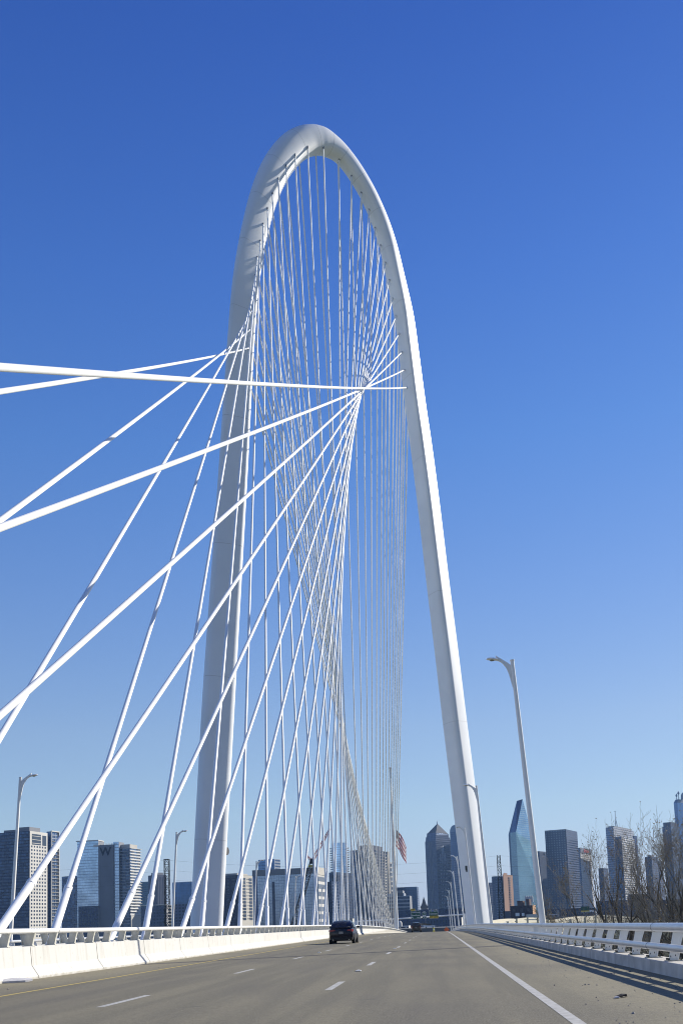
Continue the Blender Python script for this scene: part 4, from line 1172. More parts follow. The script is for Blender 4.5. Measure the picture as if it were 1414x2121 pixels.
zz = [T.z1, at(902, 1732, 2350).z, at(902, 1724, 2350).z, at(904, 1703, 2350).z]
inset_prism(T, .02, zz[0], zz[1], .045, GR, 'shoulder'); inset_prism(T, .07, zz[1], zz[2], .09, GR, 'upper_tier')
inset_prism(T, .11, zz[2], zz[3], .495, mat('pyramid_glass', (0.012, 0.015, 0.022), 0.8), 'pyramid')
c_ = T.C + T.eL * (T.lL / 2) + T.eR * (T.lR / 2)
q = MB(); q.tube([(c_.x, c_.y, zz[3] - 2), (c_.x, c_.y, zz[3] + 1.5), (c_.x, c_.y, zz[3] + 7)], [2.2, 1.2, .2], 8); q.build('tip', WHITEC, T.t)
for uf in (.42, .55): T.slab('recess', 'L', T.lL * uf, T.lL * (uf + .05), GND, T.z1 - 2, .4, mat('recess', (0.035, 0.045, 0.07), .4))
PALEW = mat('pale_window', (0.85, 0.87, 0.9), .6)
T.windows('R', [T.lR * (.22 + .105 * i) for i in range(5)], [T.z1 - 52 - 8.3 * k for k in range(20)], 2.0, 3.0, PALEW)
for i, hgt in enumerate((30, 12, 10, 28)): T.slab('bright_rib', 'R', T.lR * (.235 + .105 * i), T.lR * (.26 + .105 * i), T.z1 - 48, T.z1 - hgt, .5, PALEW)
T.slab('corner_column', 'L', -.6, 2.5, GND, T.z1 + .4, .6, GR)
# --- tower with barrel vault top
T = Tower('office_tower', 'skyscraper with a rounded vault top half hidden by the right arch leg', 931, 952, 980, 1722, 2280, 14,
          facade('vault', (0.07, 0.10, 0.15), (0.07, 0.11, 0.19), 3.2, 4, .7, .7, var=.2), facade('vault2', (0.09, 0.12, 0.17), (0.06, 0.10, 0.17), 3, 4, .7, .7))
q = MB(); zt = T.z1; rr_ = T.lL / 2; cen = T.C + T.eL * rr_; prof = []
hv = at(950, 1708, 2280).z - zt
for i in range(15):
    a_ = math.pi * i / 14; prof.append(cen + T.eL * (rr_ * math.cos(a_)) + Vector((0, 0, zt + hv * math.sin(a_))))
q.prism(prof, T.eR * T.lR); q.build('vault_roof', mat('vault_glass', (0.08, 0.12, 0.19), .3, metal=.5), T.t)
Tower('office_tower', 'pinkish stone tower with square windows behind the far street lamps', 938.5, 962, 980, 1779, 2150, 10,
      facade('pink', (0.29, 0.26, 0.26), (0.05, 0.07, 0.12), 4.6, 4.9, .62, .5, var=.2), facade('pink2', (0.36, 0.32, 0.3), (0.05, 0.07, 0.12), 4.6, 4.9, .6, .5))
# --- right of the right arch leg
Tower('apartment_tower', 'grey residential tower behind the right lattice mast', 1017.5, 1024, 1040, 1815, 1500, 55, facade('gmast', (0.10, 0.12, 0.15), (0.05, 0.07, 0.11), 3, 3.4, .7, .6), facade('gmast2', (0.15, 0.17, 0.21), (0.06, 0.085, 0.13), 4.4, 3.6, .66, .62, var=.4))
Tower('apartment_block', 'low blue-grey block just right of the arch leg foot', 1008, 1014, 1020, 1828, 1600, 40, facade('gl', (0.08, 0.10, 0.14), (0.05, 0.07, 0.11), 4, 3.6, .7, .6), facade('gl2', (0.1, 0.12, 0.16), (0.05, 0.07, 0.11), 4, 3.6, .7, .6))
BRK = mat('orange_brick', (0.27, 0.145, 0.085), .85, noise=.12, nscale=.05)
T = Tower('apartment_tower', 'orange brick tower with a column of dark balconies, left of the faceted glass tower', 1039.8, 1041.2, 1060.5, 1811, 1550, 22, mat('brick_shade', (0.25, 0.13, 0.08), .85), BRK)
for k in range(18): T.slab('balcony', 'R', T.lR * .52, T.lR * .70, T.z1 - 6 - 3.6 * k, T.z1 - 3.9 - 3.6 * k, 1.0, mat('balcony_dark', (0.09, 0.06, 0.06), .7) if k == 0 else bpy.data.materials['balcony_dark'])
T.block('plant_room', .2, .8, .1, .45, 2.2, BRK)
# faceted glass tower
t = thing('glass_tower', 'faceted teal glass prism tower with slanting dark top, beside the nearest right lamp', 'building', (at(1085, 1900, 1760).x, 1760, GND))
def V(px, py, Y_): return at(px, py, Y_)
A_ = V(1069.7, 1658.8, 1772); B_ = V(1081.4, 1655.2, 1772); C_ = V(1055.5, 1724.8, 1742); D_ = V(1067.7, 1723.2, 1720)
F_ = V(1111.6, 1748, 1765); E_ = V(1111.0, 1828, 1762)
G_ = V(1077.3, 1900, 1720); H_ = V(1063, 1900, 1742); I_ = V(1113.5, 1900, 1762)
for p_, r_ in ((G_, D_), (H_, C_), (I_, E_)): p_.z = GND
G_.x = D_.x; H_.x = C_.x; I_.x = E_.x; F_.x = E_.x
FG = facade('teal_a', (0.30, 0.40, 0.40), (0.42, 0.56, 0.52), 1.9, 3.8, .94, .93, metal=.85, grough=.07, var=.05, big=.18)
FG2 = facade('teal_b', (0.24, 0.33, 0.33), (0.33, 0.46, 0.44), 1.9, 3.8, .94, .93, metal=.85, grough=.07, var=.05, big=.12)
FG3 = facade('teal_c', (0.02, 0.05, 0.11), (0.025, 0.065, 0.15), 1.9, 3.8, .94, .93, metal=.5, grough=.1, var=.05)
FG4 = facade('teal_d', (0.12, 0.19, 0.22), (0.17, 0.27, 0.30), 1.9, 3.8, .94, .93, metal=.8, grough=.08, var=.05)
def face(name, P, m):
    n_ = (P[1] - P[0]).cross(P[2] - P[0]).normalized()
    if n_.y > 0: n_ = -n_
    u_ = Vector((0, 0, 1)).cross(n_).normalized(); v_ = Vector((0, 0, 1))
    q = MB(); back = [p + Vector((0, .3, 0)) for p in P]; k = len(P)
    q.add(P + back, [tuple(range(k)), tuple(reversed(range(k, 2 * k)))] + [(i, (i + 1) % k, k + (i + 1) % k, k + i) for i in range(k)],
          [[(p.dot(u_), p.z) for p in P]] * 2 + [[(0, 0)] * 4] * k)
    return q.build(name, m, t)
face('upper_facet', [D_, E_, F_, B_], FG); face('lower_facet', [D_, G_, I_, E_], FG2); face('side_facet', [C_, H_, G_, D_], FG4); face('slanted_roof', [C_, D_, B_, A_], FG3)
bk = Vector((0, 38, 0))
q = MB(); q.add([A_ + Vector((0, 4, 0)), B_ + Vector((0, 4, 0)), F_ + bk, I_ + bk, H_ + bk, C_ + bk, F_, I_, H_, C_, A_], [(0, 1, 2, 3, 4, 5), (1, 2, 6), (6, 2, 3, 7), (4, 8, 9, 5), (5, 9, 10, 0)]); q.build('rear_wall', FG4, t)
# others
T = Tower('office_tower', 'brownish-grey tower partly behind the nearest right lamp post, white sign at its top', 1108, 1116, 1131, 1763, 1900, 30, facade('bg1', (0.11, 0.11, 0.12), (0.05, 0.06, 0.08), 2.2, 3.8, .5, .7), facade('bg2', (0.16, 0.155, 0.155), (0.065, 0.075, 0.09), 1.9, 60, .4, .93, var=.15))
c0 = T.pt('R', T.lR * .70, T.z1 - 3.5, .5)
q = MB(); 
for i in range(12):
    a_ = i * math.pi / 6; q.box(c0 + T.eR * (1.9 * math.cos(a_)) + Vector((0, 0, 1.9 * math.sin(a_))), (1.0, 1.0, 1.0))
q.build('roof_sign', SWHITE, T.t)
T = Tower('office_tower', 'broad dark tower with a tight grid of dim windows, right of the nearest lamp post', 1127, 1171, 1194, 1717.5, 1800, 24,
          facade('darkg_l', (0.035, 0.045, 0.07), (0.30, 0.32, 0.36), 4.6, 4.15, .42, .50, metal=.6, var=.2), facade('darkg_r', (0.10, 0.115, 0.15), (0.055, 0.07, 0.10), 60, 4.1, 1, .45, var=.3))
T.slab('parapet', 'L', 0, T.lL, T.z1 - 1.2, T.z1 + .3, .3, GREYP)
T = Tower('hotel_tower', 'pale ribbed concrete hotel with a band of red lettering along its top', 1194, 1200, 1222.5, 1756, 2000, 25, facade('sh1', (0.24, 0.25, 0.27), (0.08, 0.10, 0.13), 3, 3.6, .5, .6), facade('sh2', (0.52, 0.50, 0.47), (0.11, 0.13, 0.17), 4.4, 3.7, .55, .5, var=.5))
T.slab('sign_band', 'R', -.5, T.lR + .5, T.z1 - 10, T.z1 + .5, .8, mat('sign_band_blue', (0.10, 0.12, 0.17), .7))
me = text_mesh('Sheraton', 8.2, .2, mat('red_letters', (0.62, 0.10, 0.08), .5), .35)
o_ = put('lettering', me, T.t, T.pt('R', T.lR * .50, T.z1 - 5.2, 1.5) - Vector(T.t.location)); o_.rotation_euler = (R(90), 0, R(90 - 25)); o_.scale = (min(1.0, T.lR / 36), 1, 1)
T = Tower('office_tower', 'tall white and blue tower with a tripod antenna on its roof', 1253, 1269, 1310.5, 1713, 2000, 28, facade('ant_l', (0.27, 0.31, 0.38), (0.10, 0.14, 0.22), 60, 4.3, 1, .5, var=.1), facade('ant_r', (0.36, 0.37, 0.40), (0.12, 0.15, 0.20), 3.9, 4.4, .5, .45, var=.4))
T.block('plant_room', .0, .8, .05, .9, 2.5, GREYP)
c0 = T.C + T.eL * (T.lL * .35) + T.eR * (T.lR * .28); zt = at(1276, 1679, 2020).z
q = MB()
for dx, dy in ((-2.8, 0), (2.8, 0), (0, 3)): q.tube([(c0.x + dx, c0.y + dy, T.z1), (c0.x - .3, c0.y, T.z1 + (zt - T.z1) * .55)], .5, 5)
q.tube([(c0.x - .3, c0.y, T.z1 + (zt - T.z1) * .4), (c0.x - .6, c0.y, zt)], .45, 6); q.box((c0.x - .6, c0.y, zt), (4, .6, .6)); q.build('antenna', mat('antenna_grey', (0.3, 0.32, 0.35), .6), T.t)
Tower('office_tower', 'lower pale banded volume standing in front of the tower with the antenna', 1271, 1286, 1312, 1732.5, 1940, 26, facade('fv_l', (0.08, 0.11, 0.17), (0.07, 0.11, 0.18), 3, 4.2, .8, .6, var=.5), facade('fv_r', (0.60, 0.59, 0.56), (0.13, 0.15, 0.19), 12, 4.2, .85, .48, var=.5))
Tower('office_tower', 'narrow dim tower edge right of the tower with the antenna', 1309, 1312, 1318, 1731, 2060, 40, facade('ne', (0.15, 0.18, 0.24), (0.07, 0.1, 0.16), 3, 4.2, .6, .6), facade('ne2', (0.2, 0.22, 0.27), (0.07, 0.1, 0.16), 3, 4.2, .6, .6))
Tower('office_tower', 'low dark block left of the antenna tower behind the bare branches', 1238, 1248, 1258, 1798, 1700, 30, facade('ld', (0.07, 0.09, 0.13), (0.05, 0.07, 0.11), 3, 4, .6, .6), facade('ld2', (0.1, 0.12, 0.16), (0.05, 0.07, 0.11), 3, 4, .6, .6))
Tower('office_tower', 'mid-height dark tower framed by the crowns of the two bare trees', 1334, 1348, 1361, 1774, 1900, 30, facade('md', (0.09, 0.10, 0.12), (0.05, 0.06, 0.09), 3, 4, .6, .6), facade('md2', (0.13, 0.13, 0.15), (0.05, 0.07, 0.1), 3, 4, .6, .6)).block('plant_room', .2, .7, .1, .7, 3, GREYP)
Tower('office_block', 'lower block right of the dark tower between the bare trees', 1357, 1363, 1371, 1783, 1950, 30, facade('mb', (0.11, 0.13, 0.17), (0.05, 0.07, 0.1), 3, 4, .6, .6), facade('mb2', (0.16, 0.17, 0.2), (0.05, 0.07, 0.1), 3, 4, .6, .6))
T = Tower('office_tower', 'dark tower with chamfered top left of the tallest skyscraper', 1370, 1388, 1404, 1711, 2150, 34, facade('ch', (0.05, 0.06, 0.09), (0.05, 0.07, 0.12), 3, 4, .8, .7, var=.3), facade('ch2', (0.07, 0.09, 0.12), (0.05, 0.08, 0.13), 3, 4, .8, .7))
T.block('upper_tier', .05, .9, .05, .9, 8.5, facade('ch3', (0.06, 0.07, 0.1), (0.05, 0.07, 0.12), 3, 4, .8, .7))
T = Tower('office_tower', 'tallest blue glass skyscraper at the right edge with spiky roof structures', 1394, 1401.5, 1446, 1662, 2300, 42, facade('boa_l', (0.10, 0.14, 0.21), (0.12, 0.18, 0.29), 3, 4, .8, .8, var=.1), facade('boa_r', (0.06, 0.10, 0.18), (0.12, 0.22, 0.38), 8.2, 17, .88, .94, metal=.85, grough=.08, var=.15))
inset_prism(T, .0, T.z1, at(1401, 1655, 2300).z, .08, mat('boa_top', (0.07, 0.10, 0.17), .4), 'chamfer')
zt = at(1401, 1655, 2300).z
for px_, py_, rr_ in ((1399.5, 1644.5, 1.8), (1403.5, 1639.5, 2.0)):
    a = at(px_, py_, 2310); q = MB(); q.tube([(a.x, 2310, zt - 1), (a.x, 2310, a.z - 7), (a.x, 2310, a.z - 5), (a.x, 2310, a.z - 3), (a.x, 2310, a.z + 1)], [.7, .7, rr_ * 1.3, rr_ * 1.2, .2], 8)
    q.box((a.x, 2310, zt + 3), (4.5, .6, .6)); q.build('roof_finial', mat('finial_grey', (0.12, 0.15, 0.22), .6), T.t)
a = at(1413.6, 1612, 2310); q = MB(); q.tube([(a.x + 1, 2310, zt - 1), (a.x + 1, 2310, a.z - 24), (a.x + 1, 2310, a.z)], [1.6, 1.3, .5], 6)
for k in range(5): q.box((a.x + 1, 2310, zt + 8 + 7 * k), (5, .8, .8))
q.build('roof_mast', mat('mast_grey', (0.16, 0.19, 0.26), .6), T.t)
q = MB(); q.tube([(a.x - 2, 2312, zt), (a.x - 2, 2312, zt + 10), (a.x - 2, 2312, zt + 15)], [6, 5, 2], 12); q.build('roof_drum', mat('drum_grey', (0.10, 0.13, 0.2), .5), T.t)
# low buildings at the foot of the skyline, right
BR = mat('dark_red_brick', (0.10, 0.055, 0.045), .9, noise=.2, nscale=.2)
T = Tower('warehouse', 'low dark red brick warehouse in front of the faceted glass tower', 1056, 1102, 1108.5, 1875, 720, 14, facade('wh', (0.085, 0.05, 0.045), (0.03, 0.03, 0.04), 5, 6, .35, .35), mat('orange_wall', (0.5, 0.28, 0.14), .85))
T.block('upper_tier', .45, .7, .1, .8, 3.4, BR); T.block('rooftop_hut', .15, .3, .1, .7, 4.4, BR)
for i in range(4):
    p = at(1088.2 + 4.3 * i, 1866, 735)
    if i == 0:
        t = thing('storage_tank', 'pale steel tanks standing on the roof behind the brick warehouse', 'tank', (p.x, 735, T.z1 - 4), 'tanks on the warehouse roof')
        q = MB(); q.tube([(p.x, 735, T.z1 + 2.5), (p.x, 735, T.z1 + 6.2), (p.x, 735, T.z1 + 7.0)], [.75, .75, .3], 12); q.build('tank_shell', WHITEC, t, smooth=True)
        q = MB(); q.box((p.x - .5, 735, T.z1 - .8), (.12, .12, 6.6)); q.build('leg', DARK, t); q = MB(); q.box((p.x + .5, 735, T.z1 - .8), (.12, .12, 6.6)); q.build('leg', DARK, t); t0 = t
    else: dup(t0, (p.x, 735, T.z1 - 4))
Tower('shed', 'long low white shed wall by the foot of the warehouse', 1090.5, 1117, 1118, 1893, 640, 3, WHITEC, GREYP, depth=20)
for i, (x0, x1, lb_) in enumerate(((1066.5, 1075, 'left of two white billboards against the brick warehouse'), (1079.7, 1085.3, 'right of two white billboards against the brick warehouse'))):
    a, b_ = at(x0, 1891, 660), at(x1, 1897.5, 660); q = MB(); q.box(((a.x + b_.x) / 2, 660, (a.z + b_.z) / 2), (b_.x - a.x, .4, a.z - b_.z))
    t = thing('billboard', lb_, 'billboard', ((a.x + b_.x) / 2, 660, GND)); q.build('panel', SWHITE, t)
    q = MB(); q.box(((a.x + b_.x) / 2, 660.5, (GND + b_.z) / 2), (.4, .4, b_.z - GND)); q.build('post', DARK, t)
Tower('garage', 'dark blue cube building under the orange brick tower', 1042, 1056, 1056.4, 1887, 700, 2, mat('cube_blue', (0.03, 0.05, 0.09), .6), mat('cube_blue2', (0.03, 0.05, 0.09), .6), depth=15)
Tower('shop_building', 'low dark building with a pale flat roof left of the bare tree', 1157, 1178, 1178.5, 1884, 640, 3, facade('sb', (0.07, 0.09, 0.12), (0.03, 0.04, 0.06), 6, 5, .5, .4), GREYP, depth=20, roof=WHITEC).slab('roof_edge', 'L', 0, 12, 0, .1, .1, WHITEC)
Tower('warehouse', 'low dark warehouse row seen through the left bare tree', 1120, 1232, 1240, 1880, 900, 5, facade('wr', (0.06, 0.065, 0.085), (0.03, 0.04, 0.06), 9, 6, .6, .4, var=.6), GREYP)
Tower('warehouse', 'long dim block with a white roof sign behind the left bare tree', 1236, 1298, 1304, 1864, 950, 5, facade('wr2', (0.065, 0.075, 0.11), (0.03, 0.04, 0.07), 7, 5, .7, .4, var=.6), GREYP).block('roof_sign', .1, .45, .1, .2, 1.6, WHITEC)
T = Tower('parking_garage', 'reddish-brown brick parking block with dark slots between the two bare trees', 1303, 1345, 1352, 1853, 800, 6, facade('pg', (0.155, 0.085, 0.07), (0.04, 0.045, 0.07), 60, 3.6, 1, .35, var=.1), mat('pg_side', (0.2, 0.12, 0.1), .85))
T.slab('cornice', 'L', -1, T.lL + 1, T.z1 - .2, T.z1 + .8, 1, GREYP)
Tower('warehouse', 'blue-grey metal clad shed below the brick parking block', 1297, 1362, 1366, 1883, 620, 4, mat('blue_metal', (0.12, 0.15, 0.21), .6, noise=.1), GREYP)
Tower('apartment_block', 'dim low block behind the right bare tree at the frame edge', 1350, 1425, 1430, 1862, 980, 5, facade('ed', (0.07, 0.075, 0.10), (0.03, 0.04, 0.06), 5, 4, .6, .5, var=.6), GREYP)
# left low buildings just above the barrier by the end of the bridge
T = Tower('parking_garage', 'white open-deck parking structure left of the black car at the end of the bridge', 822, 846, 850, 1917, 520, 4, facade('pk', (0.62, 0.60, 0.56), (0.03, 0.03, 0.04), 4.5, 2.6, .8, .5, metal=0, grough=.7), WHITEC, depth=25)
p = at(828, 1919, 500); t = thing('water_tank', 'white domed tank on a post beside the foot of the flagpole', 'tank', (p.x, 500, GND))
q = MB(); q.tube([(p.x, 500, p.z), (p.x, 500, p.z + 1.6), (p.x, 500, p.z + 2.4), (p.x, 500, p.z + 2.7)], [1.1, 1.1, .75, .2], 14); q.build('tank_shell', WHITEC, t, smooth=True)
q = MB(); q.tube([(p.x, 500, GND), (p.x, 500, p.z)], .3, 8); q.build('post', WHITEC, t)
Tower('shop_building', 'red-brown low building behind the last cables near the gantry', 745, 795, 800, 1911, 560, 5, facade('rb', (0.22, 0.10, 0.08), (0.03, 0.03, 0.04), 4, 4, .55, .6), GREYP, depth=20)
Tower('shop_building', 'tan flat building above the dark saloon car', 702, 730, 733, 1902.5, 700, 5, facade('tn', (0.45, 0.40, 0.33), (0.08, 0.08, 0.09), 4, 3, .6, .4), WHITEC, depth=20)
Tower('shop_building', 'grey building with a pale roof right of the signs', 925, 955, 958, 1900, 640, 5, facade('gb', (0.16, 0.18, 0.22), (0.05, 0.07, 0.1), 5, 4, .6, .5), WHITEC, depth=20)

# ================================================================== cranes, masts, wires
def lattice(A, B, w0, w1, n_, r_, side=None):
    A, B = Vector(A), Vector(B); d_ = (B - A).normalized()
    s_ = side or d_.cross(Vector((0, 1, 0))).normalized()
    if s_.length < .1: s_ = Vector((1, 0, 0))
    f_ = d_.cross(s_).normalized()
    q = MB(); rows = []
    for i in range(n_ + 1):
        k = i / n_; c = A.lerp(B, k); w_ = (w0 + (w1 - w0) * k) / 2
        rows.append([c + s_ * (a * w_) + f_ * (b_ * w_) for a, b_ in ((-1, -1), (1, -1), (1, 1), (-1, 1))])
    for j in range(4): q.tube([r[j] for r in rows], r_, 4)
    for i in range(n_):
        for j in range(4):
            j2 = (j + 1) % 4
            q.tube([rows[i][j], rows[i + 1][j2]] if (i + j) % 2 else [rows[i][j2], rows[i + 1][j]], r_ * .7, 3, caps=False)
            q.tube([rows[i][j], rows[i][j2]], r_ * .6, 3, caps=False)
    return q
CRN_ = mat('crane_dark', (0.02, 0.022, 0.026), .8); CRNR = mat('crane_red', (0.40, 0.06, 0.06), .6); CRNY = mat('crane_yellow', (0.5, 0.4, 0.05), .6)
YCR = 620
a, b_, c1, d1 = at(599, 1930, YCR), at(646.5, 1784, YCR), at(683.5, 1716, YCR), at(634, 1771, YCR)
t = thing('crane', 'dark lattice boom crane with a thin red jib, leaning behind the cables', 'crane', (a.x, YCR, GND))
a.z = GND + 1.5
a.x = at(599, 1930, YCR).x - 2
lattice(a, b_, 3.2, 2.3, 24, .24).build('boom', CRN_, t)
lattice(b_, c1, 1.7, .8, 14, .17).build('jib', CRNR, t)
lattice(b_, d1, 1.4, .7, 5, .16).build('mast', CRNR, t)
q = MB(); q.box(b_, (2.2, 2, 3)); q.build('boom_head', CRN_, t)
q = MB(); q.box(b_ + Vector((-1.0, -1.2, -3.0)), (2.6, .3, 1.2)); q.build('head_panel', CRNY, t)
for e_ in (c1, ):
    q = MB(); q.tube([d1, e_], .035, 4); q.build('stay_rope', CRN_, t)
q = MB(); q.tube([d1, a + Vector((-7, 0, 3))], .05, 4); q.build('stay_rope', CRN_, t)
q = MB(); q.tube([b_ + Vector((-.8, 0, -1)), a + Vector((-6, 0, 3))], .05, 4); q.build('stay_rope', CRN_, t)
q = MB(); q.box((a.x - 2, YCR, GND + 2), (9, 4, 3)); q.build('carriage', CRNY, t)
PYL = mat('mast_steel', (0.018, 0.020, 0.018), .9, spec=.1)
m1b, m1t = at(347.3, 1918, 480), at(347.6, 1780.5, 480)
t = thing('lattice_mast', 'dark square lattice mast standing left of the arch leg', 'mast', (m1b.x, 480, GND))
lattice((m1b.x, 480, GND), (m1b.x, 480, m1t.z), 2.5, 2.1, 22, .17, Vector((1, 0, 0))).build('lattice', PYL, t)
q = MB(); q.box((m1b.x, 480, m1t.z + .1), (2.4, 2.2, .3)); q.build('top_frame', PYL, t)
m2t = at(1031.8, 1771.5, 500); m2x = m2t.x
t = thing('lattice_mast', 'dark tapering lattice mast right of the arch leg', 'mast', (m2x, 500, GND))
lattice((m2x, 500, GND), (m2x, 500, m2t.z - 9), 3.2, 1.7, 14, .17, Vector((1, 0, 0))).build('lattice', PYL, t)
lattice((m2x, 500, m2t.z - 9), (m2x, 500, m2t.z), 1.7, 1.4, 5, .16, Vector((1, 0, 0))).build('upper_lattice', PYL, t)
WIRE = mat('wire', (0.10, 0.10, 0.11), .6)
for i, (dz, lb_) in enumerate(((-.2, 'topmost'), (-5.0, 'middle'), (-9.5, 'lowest'))):
    for seg, (p0, p1, wl) in enumerate((((m1b.x - 190, 455, m1t.z), (m1b.x, 480, m1t.z), 'left of the left lattice mast'), ((m1b.x, 480, m1t.z), (m2x, 500, m2t.z), 'between the two lattice masts'), ((m2x, 500, m2t.z), (m2x + 190, 530, m2t.z), 'right of the right lattice mast'))):
        P = []
        for k in range(21):
            u = k / 20; p = Vector(p0).lerp(Vector(p1), u); p.z += dz - 4 * 4.2 * u * (1 - u); P.append(p)
        q = MB(); q.tube(P, .035, 4)
        tag(q.build('power_line', WIRE), '%s thin power line %s' % (lb_, wl), 'power line', 'power lines')

# ================================================================== curved ramps on the right
CREAM = mat('cream_ramp', (0.62, 0.58, 0.46), .8, noise=.1, nscale=.2)
def ramp_(label, P, wd):
    pts_ = []
    ctrl = [at(px, py, Y_) for px, py, Y_ in P]
    pts_, _ = catmull(ctrl, [0] * len(ctrl), 6)
    t = thing('ramp', label, 'ramp', (pts_[0].x, pts_[0].y, GND))
    def ribbon(o0, o1, z0, z1):
        q = MB(); vs = []
        for i, p in enumerate(pts_):
            tg = pts_[min(i + 1, len(pts_) - 1)] - pts_[max(i - 1, 0)]; n_ = Vector((tg.y, -tg.x, 0)).normalized()
            if n_.y > 0: n_ = -n_
            vs += [p - n_ * o0 + Vector((0, 0, z0)), p - n_ * o1 + Vector((0, 0, z0)), p - n_ * o1 + Vector((0, 0, z1)), p - n_ * o0 + Vector((0, 0, z1))]
        k = len(pts_)
        q.add(vs, [(i * 4 + j, i * 4 + (j + 1) % 4, (i + 1) * 4 + (j + 1) % 4, (i + 1) * 4 + j) for i in range(k - 1) for j in range(4)] + [(0, 1, 2, 3), ((k - 1) * 4 + 3, (k - 1) * 4 + 2, (k - 1) * 4 + 1, (k - 1) * 4)])
        return q
    ribbon(0, .3, -.45, 0).build('upper_rail', CREAM, t); ribbon(0, .4, -1.35, -.7).build('parapet', CREAM, t); ribbon(0.1, wd, -2.6, -1.4).build('deck', CREAM, t)
    ribbon(wd - .3, wd, -1.4, -.1).build('far_parapet', CREAM, t)
    for i in range(2, len(pts_) - 1, 5):
        q = MB(); p = pts_[i]; q.box((p.x, p.y + .2, p.z - 1.2), (.7, .5, 2.6)); q.build('bracket', CREAM, t)
        if i % 2 == 0:
            q = MB(); q.box((p.x, p.y + wd / 2, (p.z - 2.6 + GND) / 2), (1.4, 1.6, p.z - 2.6 - GND)); q.build('pier', CREAM, t)
ramp_('curved cream ramp rising over the rail left of the nearest right lamp post', [(1022, 1925, 250), (1046, 1911, 258), (1068, 1903.5, 268), (1095, 1900.5, 280), (1120, 1902, 290), (1146, 1909, 300), (1170, 1918, 308)], 6)
ramp_('long cream ramp passing behind the trunks of the bare trees', [(1100, 1921, 300), (1140, 1911.5, 308), (1180, 1904, 316), (1215, 1898.5, 326), (1240, 1896, 336), (1270, 1896.5, 346), (1310, 1900, 356), (1360, 1906, 366), (1414, 1908.5, 376), (1480, 1909, 386)], 7)
# elevated highway with cars
a, b_ = at(1118, 1899, 560), at(1500, 1886, 620)
q = MB(); q.prism([(a.x, 560, a.z), (b_.x, 620, b_.z), (b_.x, 620, b_.z - 2.2), (a.x, 560, a.z - 2.2)], (0, 16, 0)); hw = q.build('elevated_highway', mat('highway_grey', (0.16, 0.16, 0.17), .85)); tag(hw, 'dim elevated highway crossing behind the cream ramps', 'highway')
def far_car(label, px, py, Y_, m, L_=4.5, H_=1.6, grp='small vehicles on the highway beyond the ramps'):
    p = at(px, py, Y_); t = thing('car', label, 'car', p, grp)
    q = MB(); q.prism([(p.x - L_ / 2, p.y - .9, p.z + .3), (p.x + L_ / 2, p.y - .9, p.z + .3), (p.x + L_ / 2, p.y - .9, p.z + H_ * .55), (p.x - L_ / 2, p.y - .9, p.z + H_ * .62)], (0, 1.8, 0)); q.build('body', m, t)
    q = MB(); q.prism([(p.x - L_ * .38, p.y - .8, p.z + H_ * .56), (p.x + L_ * .25, p.y - .8, p.z + H_ * .56), (p.x + L_ * .12, p.y - .8, p.z + H_), (p.x - L_ * .28, p.y - .8, p.z + H_)], (0, 1.6, 0)); q.build('cabin', CGLASS, t)
    for s in (-1, 1):
        q = MB(); c = Vector((p.x + s * L_ * .3, p.y - .92, p.z + .32)); q.tube([c, c + Vector((0, 1.84, 0))], .32, 12); q.build('wheel', TYRE, t)
far_car('white van-like car on the far highway seen through the left bare tree', 1216, 1890.5, 585, SWHITE, 6.5, 2.6)
far_car('small silver car on the far highway left of the bare trees', 1144, 1897, 572, mat('silver', (0.5, 0.5, 0.52), .3), 4.2)
far_car('small white car on the far highway behind the right bare tree', 1361, 1889, 600, SWHITE, 4.6)
far_car('white car crossing beyond the crest, right of the green signs', 889, 1922, 470, SWHITE, 5.0, 1.9)
far_car('pale car crossing beyond the crest, under the middle green sign', 879.5, 1921, 478, mat('palecar', (0.4, 0.42, 0.45), .3), 6.0, 1.9)
a, b_ = at(780, 1925.2, 430), at(1000, 1915, 430)
q = MB(); q.box(((a.x + b_.x) / 2, 505, a.z - 1.2), (b_.x - a.x + 60, 120, 2.0)); tag(q.build('cross_road', mat('cross_road_grey', (0.12, 0.125, 0.125), .9, noise=.2, nscale=.1)), kind='structure')
for px, py, yt, lb_ in ((1138, 1900, 1843, 'thin street light before the dark blue towers right of the nearest lamp post'), (881.5, 1925, 1899, 'thin street light under the middle green sign')):
    Y_ = 540; p, tp = at(px, py, Y_), at(px, yt, Y_); t = thing('street_lamp', lb_, 'street lamp', (p.x, Y_, GND))
    q = MB(); q.tube([(p.x, Y_, GND), (p.x, Y_, tp.z)], .14, 6); q.build('pole', GREYP, t); q = MB(); q.box((p.x, Y_, tp.z), (1.6, .3, .25)); q.build('lamp_head', GREYP, t)
p = at(1211, 1886.5, 560); t = thing('road_sign', 'small green highway sign with a yellow strip, seen through the left bare tree', 'road sign', (p.x, 560, GND))
q = MB(); q.box((p.x, 560, p.z + 1.2), (4.4, .2, 2.2)); q.build('panel', GREEN, t); q = MB(); q.box((p.x, 560, p.z - .2), (4.4, .2, .6)); q.build('yellow_strip', SYEL, t); q = MB(); q.box((p.x + 1.9, 560.3, (GND + p.z) / 2), (.25, .25, p.z - GND)); q.build('post', GREYP, t)

